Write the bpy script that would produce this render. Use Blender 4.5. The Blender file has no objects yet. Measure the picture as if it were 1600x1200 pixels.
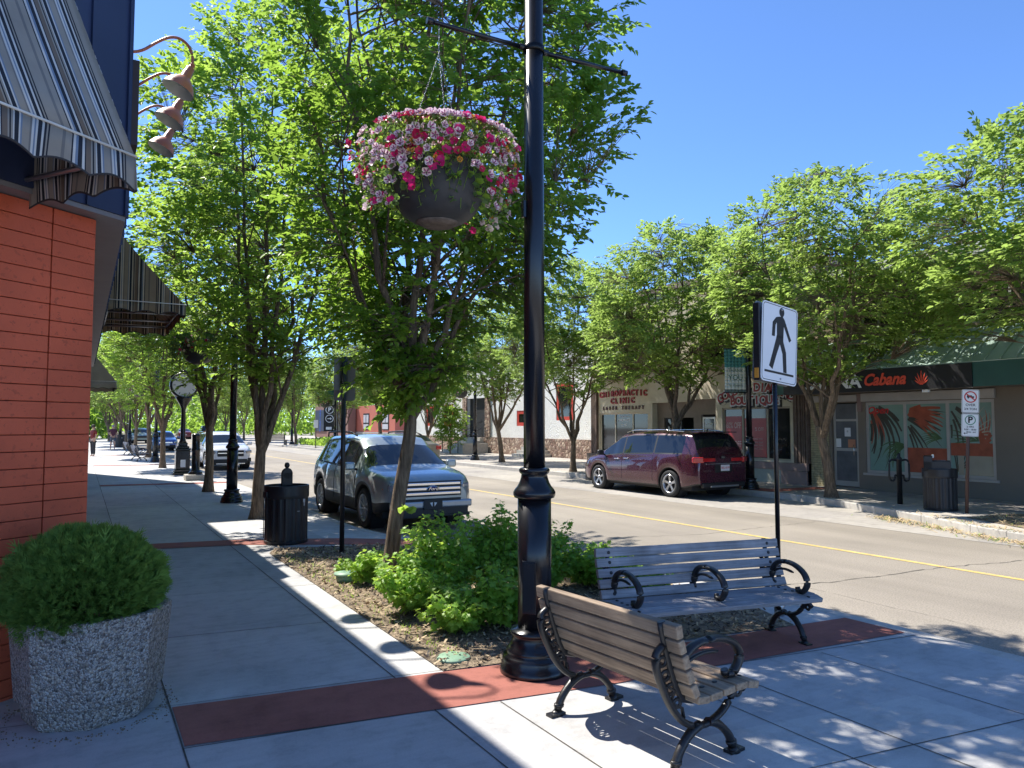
import bpy, bmesh, math, random
import numpy as np
from mathutils import Vector, Matrix, noise
R = math.radians
PI = math.pi
scene = bpy.context.scene
COL = scene.collection

# ------------------------------------------------------------------ helpers
def ident():
    return Matrix.Identity(4)

def TR(x=0, y=0, z=0, rx=0, ry=0, rz=0):
    return Matrix.Translation((x, y, z)) @ Matrix.Rotation(rz, 4, 'Z') @ Matrix.Rotation(ry, 4, 'Y') @ Matrix.Rotation(rx, 4, 'X')

class MB:
    """collects shapes and links them as one mesh object"""
    def __init__(self):
        self.v = []; self.f = []; self.m = []; self.s = []
    def add(self, verts, faces, M=None, mi=0, smooth=False):
        o = len(self.v)
        if M is not None:
            verts = [M @ Vector(p) for p in verts]
        self.v += [tuple(p) for p in verts]
        for f in faces:
            self.f.append([i + o for i in f]); self.m.append(mi); self.s.append(smooth)
        return self
    def box(self, c, s, M=None, mi=0, rz=0):
        x, y, z = s[0] / 2, s[1] / 2, s[2] / 2
        L = TR(*c, rz=rz)
        vs = [L @ Vector((a, b, d)) for d in (-z, z) for a, b in ((-x, -y), (x, -y), (x, y), (-x, y))]
        return self.add(vs, [(3, 2, 1, 0), (4, 5, 6, 7), (0, 1, 5, 4), (1, 2, 6, 5), (2, 3, 7, 6), (3, 0, 4, 7)], M, mi)
    def bb(self, x0, x1, y0, y1, z0, z1, M=None, mi=0):
        return self.box(((x0 + x1) / 2, (y0 + y1) / 2, (z0 + z1) / 2), (x1 - x0, y1 - y0, z1 - z0), M, mi)
    def tube(self, pts, r, n=8, M=None, mi=0, caps=True, sx=1.0, smooth=True):
        pts = [Vector(p) for p in pts]
        k = len(pts)
        rs = r if isinstance(r, (list, tuple)) else [r] * k
        vs = []; up = None
        for i, p in enumerate(pts):
            t = (pts[min(i + 1, k - 1)] - pts[max(i - 1, 0)])
            t = t.normalized() if t.length > 1e-9 else Vector((0, 0, 1))
            if up is None:
                up = Vector((0, 0, 1)) if abs(t.z) < .9 else Vector((1, 0, 0))
            a = t.cross(up)
            if a.length < 1e-6: a = t.cross(Vector((0, 1, 0)))
            a.normalize(); b = t.cross(a).normalized(); up = -b if False else up
            if abs(t.dot(up)) > .95:
                up = b
            for j in range(n):
                th = 2 * PI * j / n
                vs.append(p + (a * math.cos(th) * sx + b * math.sin(th)) * rs[i])
        fs = []
        for i in range(k - 1):
            for j in range(n):
                j2 = (j + 1) % n
                fs.append((i * n + j, i * n + j2, (i + 1) * n + j2, (i + 1) * n + j))
        self.add(vs, fs, M, mi, smooth)
        if caps:
            o = len(self.v) - len(vs)
            self.f.append([o + j for j in range(n)][::-1]); self.m.append(mi); self.s.append(False)
            self.f.append([o + (k - 1) * n + j for j in range(n)]); self.m.append(mi); self.s.append(False)
        return self
    def lathe(self, prof, n=24, M=None, mi=0, smooth=True, caps=True):
        vs = []; fs = []
        for (r, z) in prof:
            for j in range(n):
                th = 2 * PI * j / n
                vs.append((r * math.cos(th), r * math.sin(th), z))
        k = len(prof)
        for i in range(k - 1):
            for j in range(n):
                j2 = (j + 1) % n
                fs.append((i * n + j, i * n + j2, (i + 1) * n + j2, (i + 1) * n + j))
        self.add(vs, fs, M, mi, smooth)
        if caps:
            o = len(self.v) - len(vs)
            self.f.append([o + j for j in range(n)][::-1]); self.m.append(mi); self.s.append(False)
            self.f.append([o + (k - 1) * n + j for j in range(n)]); self.m.append(mi); self.s.append(False)
        return self
    def prism(self, poly, z0, z1, M=None, mi=0):
        n = len(poly)
        vs = [(p[0], p[1], z0) for p in poly] + [(p[0], p[1], z1) for p in poly]
        fs = [tuple(range(n))[::-1], tuple(range(n, 2 * n))] + [(i, (i + 1) % n, n + (i + 1) % n, n + i) for i in range(n)]
        return self.add(vs, fs, M, mi)
    def sheet(self, poly, z, mi=0, M=None):
        return self.add([(p[0], p[1], z) for p in poly], [tuple(range(len(poly)))], M, mi)
    def build(self, name, mats, parent=None, bevel=0, seg=2, angle=40, recalc=True):
        me = bpy.data.meshes.new(name)
        me.from_pydata(self.v, [], self.f)
        me.polygons.foreach_set('material_index', self.m)
        me.polygons.foreach_set('use_smooth', self.s)
        for m in (mats if isinstance(mats, (list, tuple)) else [mats]):
            me.materials.append(m)
        if recalc:
            bm = bmesh.new(); bm.from_mesh(me)
            bmesh.ops.recalc_face_normals(bm, faces=bm.faces)
            bm.to_mesh(me); bm.free()
        me.update()
        o = bpy.data.objects.new(name, me); COL.objects.link(o)
        if parent is not None: o.parent = parent
        if bevel:
            b = o.modifiers.new('Bevel', 'BEVEL'); b.width = bevel; b.segments = seg
            b.limit_method = 'ANGLE'; b.angle_limit = R(angle)
        return o

def tag(o, label=None, cat=None, group=None, kind=None):
    if label: o['label'] = label
    if cat: o['category'] = cat
    if group: o['group'] = group
    if kind: o['kind'] = kind
    return o

def struct(o):
    o['kind'] = 'structure'; return o

def thing(name, label, cat, loc=(0, 0, 0), rz=0, group=None):
    o = bpy.data.objects.new(name, None); COL.objects.link(o)
    o.location = loc; o.rotation_euler = (0, 0, rz); o.empty_display_size = .2
    return tag(o, label, cat, group)

def kids(o):
    return [c for c in bpy.data.objects if c.parent is o]

def copy_tree(o, parent=None):
    c = o.copy(); COL.objects.link(c)
    if parent is not None: c.parent = parent
    for ch in kids(o): copy_tree(ch, c)
    return c

def dup(src, label, loc, rz=0, group=None, scale=None):
    c = copy_tree(src); c['label'] = label; c.location = loc; c.rotation_euler = (0, 0, rz)
    if group: c['group'] = group
    if scale: c.scale = scale if isinstance(scale, (tuple, list)) else (scale,) * 3
    return c

def text_mesh(s, size, M=None, extrude=.004, bold=0.0, align='CENTER', sx=1.0, spacing=1.0, shear=0.0):
    cu = bpy.data.curves.new('txt', 'FONT'); cu.body = s; cu.size = size
    cu.extrude = extrude; cu.offset = bold; cu.align_x = align; cu.align_y = 'CENTER'; cu.space_character = spacing
    cu.shear = shear; cu.resolution_u = 3
    ob = bpy.data.objects.new('txt', cu); COL.objects.link(ob)
    bpy.context.view_layer.update()
    me = bpy.data.meshes.new_from_object(ob.evaluated_get(bpy.context.evaluated_depsgraph_get()))
    bpy.data.objects.remove(ob); bpy.data.curves.remove(cu)
    vs = [Vector((v.co.x * sx, v.co.y, v.co.z)) for v in me.vertices]
    fs = [tuple(p.vertices) for p in me.polygons]
    bpy.data.meshes.remove(me)
    return vs, fs

def add_text(mb, s, size, M, mi=0, **k):
    vs, fs = text_mesh(s, size, **k)
    return mb.add(vs, fs, M, mi)

def bez(p0, p1, p2, p3, n=10):
    p0, p1, p2, p3 = map(Vector, (p0, p1, p2, p3)); out = []
    for i in range(n + 1):
        t = i / n; u = 1 - t
        out.append(p0 * u ** 3 + p1 * 3 * u * u * t + p2 * 3 * u * t * t + p3 * t ** 3)
    return out

def crom(pts, n=6):
    """smooth curve through points"""
    P = [Vector(p) for p in pts]; P = [P[0] * 2 - P[1]] + P + [P[-1] * 2 - P[-2]]; out = []
    for i in range(1, len(P) - 2):
        for j in range(n):
            t = j / n
            out.append(.5 * ((2 * P[i]) + (P[i + 1] - P[i - 1]) * t + (2 * P[i - 1] - 5 * P[i] + 4 * P[i + 1] - P[i + 2]) * t * t + (3 * P[i] - P[i - 1] - 3 * P[i + 1] + P[i + 2]) * t ** 3))
    out.append(P[-2]); return out

# ------------------------------------------------------------------ materials
def nodes(name):
    m = bpy.data.materials.new(name); m.use_nodes = True
    nt = m.node_tree; b = nt.nodes['Principled BSDF']
    return m, nt, b

def N(nt, t, **k):
    n = nt.nodes.new(t)
    for a, v in k.items(): setattr(n, a, v)
    return n

def ramp(nt, fac, stops, interp='LINEAR'):
    r = N(nt, 'ShaderNodeValToRGB'); r.color_ramp.interpolation = interp
    e = r.color_ramp.elements
    while len(e) > 1: e.remove(e[0])
    e[0].position = stops[0][0]; e[0].color = (*stops[0][1], 1)
    for p, c in stops[1:]:
        x = e.new(p); x.color = (*c, 1)
    nt.links.new(fac, r.inputs['Fac']); return r.outputs['Color']

def noise_tex(nt, vec, scale, detail=4, rough=.6):
    n = N(nt, 'ShaderNodeTexNoise'); n.inputs['Scale'].default_value = scale
    n.inputs['Detail'].default_value = detail; n.inputs['Roughness'].default_value = rough
    nt.links.new(vec, n.inputs['Vector']); return n.outputs['Fac']

def mixc(nt, a, b, fac, mode='MIX'):
    x = N(nt, 'ShaderNodeMix'); x.data_type = 'RGBA'; x.blend_type = mode
    for s, v in (('Factor', fac),):
        if isinstance(v, (int, float)): x.inputs[0].default_value = v
        else: nt.links.new(v, x.inputs[0])
    for i, v in ((6, a), (7, b)):
        if isinstance(v, (tuple, list)): x.inputs[i].default_value = (*v, 1)
        else: nt.links.new(v, x.inputs[i])
    return x.outputs[2]

def bump(nt, b, h, strength=.3, dist=.01):
    n = N(nt, 'ShaderNodeBump'); n.inputs['Strength'].default_value = strength; n.inputs['Distance'].default_value = dist
    nt.links.new(h, n.inputs['Height']); nt.links.new(n.outputs['Normal'], b.inputs['Normal'])

def mat(name, col, rough=.6, metal=0, var=.12, scale=3., bscale=0, bstr=.2, bdist=.005, spec=.5, fine=0, finecol=None, coat=0, coords='pos'):
    """coloured surface with large and fine variation and optional bump"""
    m, nt, b = nodes(name)
    if coords == 'pos':
        vec = N(nt, 'ShaderNodeNewGeometry').outputs['Position']
    else:
        vec = N(nt, 'ShaderNodeTexCoord').outputs['Object']
    dark = tuple(c * (1 - var) for c in col); light = tuple(min(1, c * (1 + var)) for c in col)
    c = ramp(nt, noise_tex(nt, vec, scale, 6), [(.3, dark), (.7, light)])
    if fine:
        f = noise_tex(nt, vec, fine, 3)
        fc = finecol or tuple(x * .5 for x in col)
        g = N(nt, 'ShaderNodeMath', operation='GREATER_THAN'); nt.links.new(f, g.inputs[0]); g.inputs[1].default_value = .62
        c = mixc(nt, c, fc, g.outputs[0])
    nt.links.new(c, b.inputs['Base Color'])
    b.inputs['Roughness'].default_value = rough; b.inputs['Metallic'].default_value = metal
    b.inputs['Specular IOR Level'].default_value = spec
    if coat: b.inputs['Coat Weight'].default_value = coat; b.inputs['Coat Roughness'].default_value = .04
    if bscale: bump(nt, b, noise_tex(nt, vec, bscale, 5), bstr, bdist)
    return m

def leaf_mat(name, c1, c2, trans, tfac=.45, rough=.45):
    m, nt, b = nodes(name)
    g = N(nt, 'ShaderNodeNewGeometry')
    vec = g.outputs['Position']
    c = ramp(nt, g.outputs['Random Per Island'], [(0, c1), (.55, tuple((a + d) / 2 for a, d in zip(c1, c2))), (1, c2)])
    n = noise_tex(nt, vec, .9, 3)
    c = mixc(nt, c, c2, n)
    n2 = noise_tex(nt, vec, .28, 2); c = mixc(nt, c, ramp(nt, n2, [(.35, (.72, .80, .75)), (.65, (1.3, 1.15, .9))]), 1., 'MULTIPLY')
    nt.links.new(c, b.inputs['Base Color']); b.inputs['Roughness'].default_value = rough
    b.inputs['Specular IOR Level'].default_value = .35
    t = N(nt, 'ShaderNodeBsdfTranslucent')
    tc = mixc(nt, tuple(x * .65 for x in trans), trans, g.outputs['Random Per Island'])
    nt.links.new(tc, t.inputs['Color'])
    mx = N(nt, 'ShaderNodeMixShader'); mx.inputs[0].default_value = tfac
    nt.links.new(b.outputs[0], mx.inputs[1]); nt.links.new(t.outputs[0], mx.inputs[2])
    nt.links.new(mx.outputs[0], nt.nodes['Material Output'].inputs['Surface'])
    return m

def concrete(name, base, stain=.25, speck=.25, slabs=1.):
    m, nt, b = nodes(name)
    vec = N(nt, 'ShaderNodeNewGeometry').outputs['Position']
    c = ramp(nt, noise_tex(nt, vec, .7, 8, .65), [(.3, tuple(x * (1 - stain) for x in base)), (.5, base), (.75, tuple(min(1, x * 1.12) for x in base))])
    f = ramp(nt, noise_tex(nt, vec, 90, 2), [(.35, (.72,) * 3), (.55, (1,) * 3)])
    c = mixc(nt, c, f, speck, 'MULTIPLY')
    # small dark spots of old gum and grit
    vo = N(nt, 'ShaderNodeTexVoronoi'); vo.inputs['Scale'].default_value = 2.3; nt.links.new(vec, vo.inputs['Vector'])
    s = ramp(nt, vo.outputs['Distance'], [(0, (.45,) * 3), (.022, (.5,) * 3), (.035, (1,) * 3)])
    c = mixc(nt, c, s, .8, 'MULTIPLY')
    # brushed streaks
    mp = N(nt, 'ShaderNodeMapping'); mp.inputs['Scale'].default_value = (1.2, 14, 1); nt.links.new(vec, mp.inputs['Vector'])
    st = ramp(nt, noise_tex(nt, mp.outputs[0], 1.2, 5), [(.3, (.8,) * 3), (.6, (1,) * 3)])
    c = mixc(nt, c, st, .45, 'MULTIPLY')
    sk = N(nt, 'ShaderNodeVectorMath', operation='DOT_PRODUCT'); nt.links.new(vec, sk.inputs[0]); sk.inputs[1].default_value = (.14 / 1.62, 1 / 1.62, 0)
    sx_ = N(nt, 'ShaderNodeVectorMath', operation='DOT_PRODUCT'); nt.links.new(vec, sx_.inputs[0]); sx_.inputs[1].default_value = (1 / 1.38, 0, 0)
    f1 = N(nt, 'ShaderNodeMath', operation='ADD'); nt.links.new(sk.outputs['Value'], f1.inputs[0]); f1.inputs[1].default_value = -3.16
    f2 = N(nt, 'ShaderNodeMath', operation='ADD'); nt.links.new(sx_.outputs['Value'], f2.inputs[0]); f2.inputs[1].default_value = -.377
    g1 = N(nt, 'ShaderNodeMath', operation='FLOOR'); nt.links.new(f1.outputs[0], g1.inputs[0])
    g2 = N(nt, 'ShaderNodeMath', operation='FLOOR'); nt.links.new(f2.outputs[0], g2.inputs[0])
    cb_ = N(nt, 'ShaderNodeCombineXYZ'); nt.links.new(g2.outputs[0], cb_.inputs[0]); nt.links.new(g1.outputs[0], cb_.inputs[1])
    wn_ = N(nt, 'ShaderNodeTexWhiteNoise'); nt.links.new(cb_.outputs[0], wn_.inputs['Vector'])
    c = mixc(nt, c, ramp(nt, wn_.outputs['Value'], [(0, (.84, .84, .86)), (1, (1.04, 1.03, 1.0))]), slabs, 'MULTIPLY')
    # water marks and mottling
    ms = noise_tex(nt, vec, 5.5, 7, .7); c = mixc(nt, c, ramp(nt, ms, [(.36, (.78,) * 3), (.5, (1,) * 3), (.66, (1.06,) * 3)]), .7, 'MULTIPLY')
    vo2 = N(nt, 'ShaderNodeTexVoronoi'); vo2.inputs['Scale'].default_value = 9; nt.links.new(vec, vo2.inputs['Vector'])
    c = mixc(nt, c, ramp(nt, vo2.outputs['Distance'], [(0, (.4,) * 3), (.03, (.55,) * 3), (.05, (1,) * 3)]), .6, 'MULTIPLY')
    nt.links.new(c, b.inputs['Base Color']); b.inputs['Roughness'].default_value = .85
    b.inputs['Specular IOR Level'].default_value = .3
    bump(nt, b, noise_tex(nt, vec, 140, 3), .25, .003)
    return m

M = {}
M['walk'] = concrete('sidewalk_concrete', (.545, .535, .51))
M['walk_far'] = concrete('far_sidewalk_concrete', (.46, .42, .37))
M['kerb'] = concrete('kerb_concrete', (.50, .47, .42), .2, slabs=0)
M['red_pave'] = concrete('red_stamped_concrete', (.37, .135, .10), .35, .35, slabs=.5)
M['joint'] = mat('joint_dirt', (.09, .08, .065), .95, var=.5, scale=20)
M['ground'] = mat('ground_soil', (.22, .19, .15), .95, var=.2, scale=.4)
def road_mat():
    m, nt, b = nodes('road_asphalt')
    vec = N(nt, 'ShaderNodeNewGeometry').outputs['Position']
    base = (.30, .262, .212)
    mp = N(nt, 'ShaderNodeMapping'); mp.inputs['Scale'].default_value = (1.0, .06, 1); nt.links.new(vec, mp.inputs['Vector'])
    c = ramp(nt, noise_tex(nt, mp.outputs[0], 1.1, 5), [(.3, tuple(x * .86 for x in base)), (.7, tuple(x * 1.12 for x in base))])
    f = ramp(nt, noise_tex(nt, vec, 60, 3), [(.38, (.55,) * 3), (.5, (.95,) * 3), (.66, (1.25,) * 3)])
    c = mixc(nt, c, f, .6, 'MULTIPLY')
    p = ramp(nt, noise_tex(nt, vec, .35, 4), [(.35, (.85,) * 3), (.65, (1.05,) * 3)])
    c = mixc(nt, c, p, 1., 'MULTIPLY')
    nt.links.new(c, b.inputs['Base Color']); b.inputs['Roughness'].default_value = .8
    b.inputs['Specular IOR Level'].default_value = .35
    bump(nt, b, noise_tex(nt, vec, 70, 4), .5, .006)
    return m
M['road'] = road_mat()
M['yellow'] = mat('yellow_road_paint', (.62, .44, .14), .7, var=.2, scale=6, fine=24, finecol=(.34, .28, .2))
M['mulch'] = mat('bark_mulch', (.25, .19, .125), .95, var=.55, scale=14, bscale=45, bstr=1, bdist=.03, fine=60, finecol=(.42, .32, .2))
M['chip'] = None
M['black'] = mat('black_gloss_paint', (.007, .0075, .010), .25, var=.3, scale=8, spec=.55, bscale=0)
M['iron'] = mat('black_cast_iron', (.018, .017, .017), .38, var=.3, scale=20, bscale=60, bstr=.25, bdist=.004)
M['matte_black'] = mat('matte_black_metal', (.013, .014, .017), .42, var=.3, scale=8, bscale=40, bstr=.1)
M['chrome'] = mat('chrome', (.75, .76, .78), .12, 1, var=.03)
M['steel'] = mat('galvanised_steel', (.42, .43, .45), .4, .8, var=.1)
M['rubber'] = mat('tyre_rubber', (.016, .016, .017), .8, var=.2, bscale=50, bstr=.2)
M['white_paint'] = mat('white_sign_face', (.78, .79, .80), .4, var=.03)
M['sign_grey'] = mat('sign_back_aluminium', (.22, .23, .25), .45, .5, var=.1)
M['ink'] = mat('black_sign_ink', (.012, .012, .015), .5, var=.1)
M['red_ink'] = mat('red_sign_ink', (.55, .03, .03), .5, var=.08)
M['green_ink'] = mat('green_sign_ink', (.02, .22, .10), .5, var=.08)
M['white'] = mat('white_enamel', (.86, .85, .81), .35, var=.04)
M['cream'] = mat('cream_stucco', (.60, .53, .41), .9, var=.10, scale=1.5, bscale=50, bstr=.5, bdist=.01)
M['white_stucco'] = mat('rough_white_stucco', (.80, .79, .75), .9, var=.07, scale=2, bscale=16, bstr=.9, bdist=.05)
M['red_frame'] = mat('red_window_trim', (.55, .06, .04), .5, var=.1)
M['mauve'] = mat('mauve_trim_paint', (.27, .19, .17), .7, var=.12, scale=2)
M['taupe'] = mat('taupe_wall_paint', (.21, .175, .135), .8, var=.08, scale=1, bscale=60, bstr=.2)
M['frame'] = mat('aluminium_window_frame', (.45, .43, .40), .45, .3, var=.08)
M['dark_glass'] = mat('dark_window_glass', (.018, .02, .02), .04, var=.2, spec=.6, scale=.8)
M['roof'] = mat('dark_roofing', (.10, .10, .10), .9, var=.2)
M['white_siding'] = mat('white_siding', (.72, .72, .70), .6, var=.05)
M['bark'] = mat('grey_brown_bark', (.15, .115, .085), .95, var=.35, scale=9, bscale=22, bstr=1, bdist=.03)
def bark_mat(name, c):
    m, nt, b = nodes(name)
    tc = N(nt, 'ShaderNodeTexCoord').outputs['Object']
    mp = N(nt, 'ShaderNodeMapping'); mp.inputs['Scale'].default_value = (26, 26, 3.2); nt.links.new(tc, mp.inputs['Vector'])
    n = noise_tex(nt, mp.outputs[0], 1.3, 6, .65)
    col = ramp(nt, n, [(.33, tuple(x * .35 for x in c)), (.5, c), (.72, tuple(min(1, x * 1.7) for x in c))])
    g = ramp(nt, noise_tex(nt, tc, 3, 3), [(.3, (.75,) * 3), (.7, (1.15,) * 3)])
    nt.links.new(mixc(nt, col, g, 1., 'MULTIPLY'), b.inputs['Base Color']); b.inputs['Roughness'].default_value = .95
    bump(nt, b, n, 1., .06)
    return m
M['bark'] = bark_mat('elm_bark', (.20, .145, .095))
M['leaf'] = leaf_mat('tree_leaf', (.046, .122, .019), (.10, .19, .034), (.45, .70, .09), .5)
M['leaf_light'] = leaf_mat('pale_tree_leaf', (.072, .170, .024), (.15, .255, .045), (.54, .78, .12), .53)
M['leaf_shrub'] = leaf_mat('shrub_leaf', (.13, .29, .032), (.27, .47, .08), (.62, .88, .12), .47)
M['cedar'] = leaf_mat('cedar_spray', (.055, .14, .028), (.16, .28, .06), (.24, .45, .08), .25, .7)
M['ivy'] = leaf_mat('basket_leaf', (.04, .11, .03), (.12, .20, .08), (.3, .5, .1), .3)
M['dry'] = mat('dry_straw', (.50, .37, .20), .9, var=.3, scale=8)
M['leaf_olive'] = leaf_mat('olive_tree_leaf', (.080, .155, .034), (.15, .23, .062), (.50, .69, .15), .51)
# ------------------------------------------------------------------ sky, sun, camera
SUN = Vector((-1.39, 3.55, 5.2)).normalized()
w = bpy.data.worlds.new('World'); scene.world = w; w.use_nodes = True
nt = w.node_tree; bg = nt.nodes['Background']
sky = nt.nodes.new('ShaderNodeTexSky'); sky.sky_type = 'NISHITA'; sky.sun_disc = False
sky.sun_elevation = math.asin(SUN.z); sky.sun_rotation = math.atan2(SUN.x, SUN.y)
sky.altitude = 900; sky.air_density = .70; sky.dust_density = .12; sky.ozone_density = 10
nt.links.new(sky.outputs[0], bg.inputs[0]); bg.inputs[1].default_value = .15
L = bpy.data.lights.new('sun', 'SUN'); L.energy = 4.25; L.angle = R(.53); L.color = (1, .955, .88)
so = bpy.data.objects.new('sun', L); COL.objects.link(so); so.rotation_euler = SUN.to_track_quat('Z', 'Y').to_euler()
so.location = (0, 0, 30)
scene.view_settings.view_transform = 'Standard'; scene.view_settings.look = 'None'
scene.view_settings.exposure = 1.1; scene.view_settings.gamma = 1
cam = bpy.data.cameras.new('camera'); co = bpy.data.objects.new('camera', cam); COL.objects.link(co)
cam.sensor_width = 36; cam.lens = 1150 / 1600 * 36; cam.clip_end = 2000; cam.clip_start = .05
co.location = (0, 0, 1.72)
co.rotation_euler = (R(90 + 3.235), 0, -R(30.334)); scene.camera = co
scene.cycles.use_denoising = True
scene.cycles.max_bounces = 8; scene.cycles.diffuse_bounces = 3; scene.cycles.transmission_bounces = 4
scene.cycles.use_adaptive_sampling = True

# ------------------------------------------------------------------ ground, road, sidewalks
g = MB(); g.sheet([(-300, -60), (400, -60), (400, 600), (-300, 600)], -.19); struct(g.build('ground', M['ground']))
g = MB(); g.sheet([(3.4, -25), (15.9, -25), (15.9, 420), (3.4, 420)], -.15)
g.sheet([(3.4, -25), (3.4, -3.2), (-40, -3.2), (-40, -25)], -.15)
struct(g.build('road', M['road']))
KERB = [(4.1, 300), (4.1, 12.2), (4.25, 11.2), (4.75, 10.3), (5.35, 9.3), (5.7, 8.3), (5.95, 6.5), (6.12, 4.5), (6.12, 2.6), (5.9, 1.0), (5.2, -.8), (4, -2.2), (2, -3.0), (-40, -3.1)]
g = MB(); g.prism([(x - .16 if x > -30 else x, y if x > 2 else y + .16) for x, y in KERB] + [(-40, 300)], -.3, 0)
walk = struct(g.build('sidewalk', M['walk']))
def offset_strip(line, d):
    out = []
    for i, p in enumerate(line):
        a = Vector(line[max(i - 1, 0)]); b = Vector(line[min(i + 1, len(line) - 1)])
        t = (b - a).normalized(); n = Vector((t.y, -t.x)); out.append((p[0] + n.x * d, p[1] + n.y * d))
    return out
def strip_prism(mb, a, b, z0, z1):
    n = len(a)
    for i in range(n - 1):
        mb.prism([a[i], a[i + 1], b[i + 1], b[i]], z0, z1)
g = MB(); strip_prism(g, KERB, offset_strip(KERB, .17), -.25, .004)
struct(g.build('kerb', M['kerb'], bevel=.02))
# joints scored in the slabs (shallow dirt-filled lines)
g = MB()
def jl(mb, a, b, wd=.012, z=.003):
    wd *= .62
    a = Vector(a); b = Vector(b); t = (b - a).normalized(); n = Vector((-t.y, t.x)) * wd / 2
    k = max(1, int((b - a).length / .5)); pts = []
    rr = random.Random(int(a.x * 100 + b.y * 37))
    for i in range(k + 1):
        c = a.lerp(b, i / k); pts.append((c, n * rr.uniform(.7, 1.25)))
    for i in range(k):
        (c0, n0), (c1, n1) = pts[i], pts[i + 1]
        mb.sheet([c0 + n0, c1 + n1, c1 - n1, c0 - n0][::-1], z)
SK = -.14
def yat(x, y0): return y0 + SK * (x - .52)
for x in (.52, 1.9): jl(g, (x, -2.5), (x, 120), .016)
for x in (2.31, 3.5, 3.93, 4.9): jl(g, (x, -2), (x, yat(x, 4.36) - .02), .012)
jl(g, (3.0, 10.9), (3.0, 120), .012)
ys = [2.2, 3.2]
y = 5.05
while y < 110:
    ys.append(y); y += 1.62
for y in ys:
    if not (11.0 < y < 12.4): jl(g, (-.6, yat(-.6, y)), (2.24 if y < 11 else 4.0, yat(2.2, y)), .010)
for y in (2.9, 1.9, .7): jl(g, (2.2, yat(2.2, y)), (5.95, yat(5.95, y)), .010)
jl(g, (.52, 4.36), (6, yat(6, 4.36) + .04), .014)
struct(g.build('joint_lines', M['joint'], recalc=False))
g = MB(); g.sheet([(.53, 5.01), (.53, 4.38), (3.09, 3.98), (5.96, 3.72), (5.95, 4.27), (4.21, 4.43), (2.27, 4.76)], .006)
struct(g.build('red_paving_band', M['red_pave']))
g = MB()
for x0, x1, ya, yb in ((.53, 4.0, 12.05, 11.55),):
    g.sheet([(x0, ya), (x0, ya - .5), (2.1, ya - .85), (3.6, 10.35), (4.4, 9.9), (4.5, 10.35), (3.5, 11.1), (2.1, ya - .3)], .006)
struct(g.build('red_paving_strip', M['red_pave']))
g = MB()
for Y0 in (23.9, 36., 48., 60.):
    g.sheet([(.53, Y0), (4.0, Y0 - .45), (4.0, Y0 + .1), (.53, Y0 + .6)], .006)
struct(g.build('far_red_paving_bands', M['red_pave']))
g = MB()
BED = [(2.24, 4.78), (5.35, 4.33), (5.62, 5.1), (5.5, 7.6), (5.1, 8.9), (4.3, 9.9), (3.6, 10.3), (2.4, 10.66), (2.24, 10.3)]
vs = [(x, y, .008) for x, y in BED]
g.add(vs, [tuple(range(len(vs)))[::-1]])
struct(g.build('planting_bed', M['mulch']))
rr = random.Random(5)
def inpoly(x, y, P):
    c = False; n = len(P)
    for i in range(n):
        x1, y1 = P[i]; x2, y2 = P[i - 1]
        if (y1 > y) != (y2 > y) and x < (x2 - x1) * (y - y1) / (y2 - y1) + x1: c = not c
    return c
g = MB()
for i in range(12000):
    x, y = rr.uniform(2.15, 5.7), rr.uniform(4.3, 10.7)
    if not inpoly(x, y, BED): continue
    s = rr.uniform(.008, .03); q = rr.uniform(0, PI)
    T = TR(x, y, .012 + rr.uniform(0, .022), rr.uniform(-.7, .7), rr.uniform(-.7, .7), q)
    g.add([(-s, -s * .3, 0), (s, -s * .35, 0), (s * .8, s * .3, 0), (-s * .9, s * .35, 0)], [(0, 1, 2, 3)], T, rr.choice((0, 1, 1, 2, 1)))
tag(g.build('wood_chips', [mat('chip_brown', (.20, .13, .08), .9, var=.3), mat('chip_pale', (.46, .35, .22), .9, var=.2), mat('chip_dark', (.06, .04, .03), .9, var=.2)], recalc=False), 'brown and straw coloured bark chips covering the planting bed', 'mulch', kind='stuff')
# yellow centre line, road cracks, concrete parking strip
g = MB(); y = -20.
rr = random.Random(3)
g.sheet([(9.87, -20), (9.97, -20), (9.97, 300), (9.87, 300)], -.146)
struct(g.build('yellow_centre_line', M['yellow']))
g = MB()
def crack(pts, wd):
    pp = [Vector(p) for p in pts]; out = []
    for i in range(len(pp) - 1):
        k = max(2, int((pp[i + 1] - pp[i]).length / .12))
        for j in range(k):
            c = pp[i].lerp(pp[i + 1], j / k); out.append(c + Vector((rr.uniform(-.02, .02), rr.uniform(-.025, .025))))
    out.append(pp[-1])
    for i in range(len(out) - 1):
        t = (out[i + 1] - out[i]).normalized(); n = Vector((-t.y, t.x)) * wd * rr.uniform(.3, 1)
        g.add([(*(out[i] + n), -.1455), (*(out[i + 1] + n * .8), -.1455), (*(out[i + 1] - n * .8), -.1455), (*(out[i] - n), -.1455)], [(0, 1, 2, 3)])
crack([(6.3, 6.2), (7.9, 5.75), (10, 5.6), (12.4, 5.1)], .012)
crack([(6.6, 10.2), (9.2, 9.4), (12.4, 9.5)], .008)
crack([(6.6, 16.2), (9.2, 15.4), (12.4, 15.5)], .010)
crack([(7.2, -2), (7.3, 8), (7.15, 22), (7.3, 40)], .004)
struct(g.build('road_cracks', M['joint'], recalc=False))
FK = [(15.4, 300), (15.4, 12.2), (15.1, 11.0), (14.6, 9.7), (14.0, 8.35), (13.35, 7.1), (12.95, 6.0), (12.7, 4.5), (12.7, 1), (12.8, -25)]
g = MB(); P = [(12.55, 300), (12.55, 4)] + [(x, y) for x, y in FK[::-1] if y > 4]; g.sheet(P, -.146)
struct(g.build('parking_lane', concrete('parking_lane_concrete', (.385, .355, .315), .2)))
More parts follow.
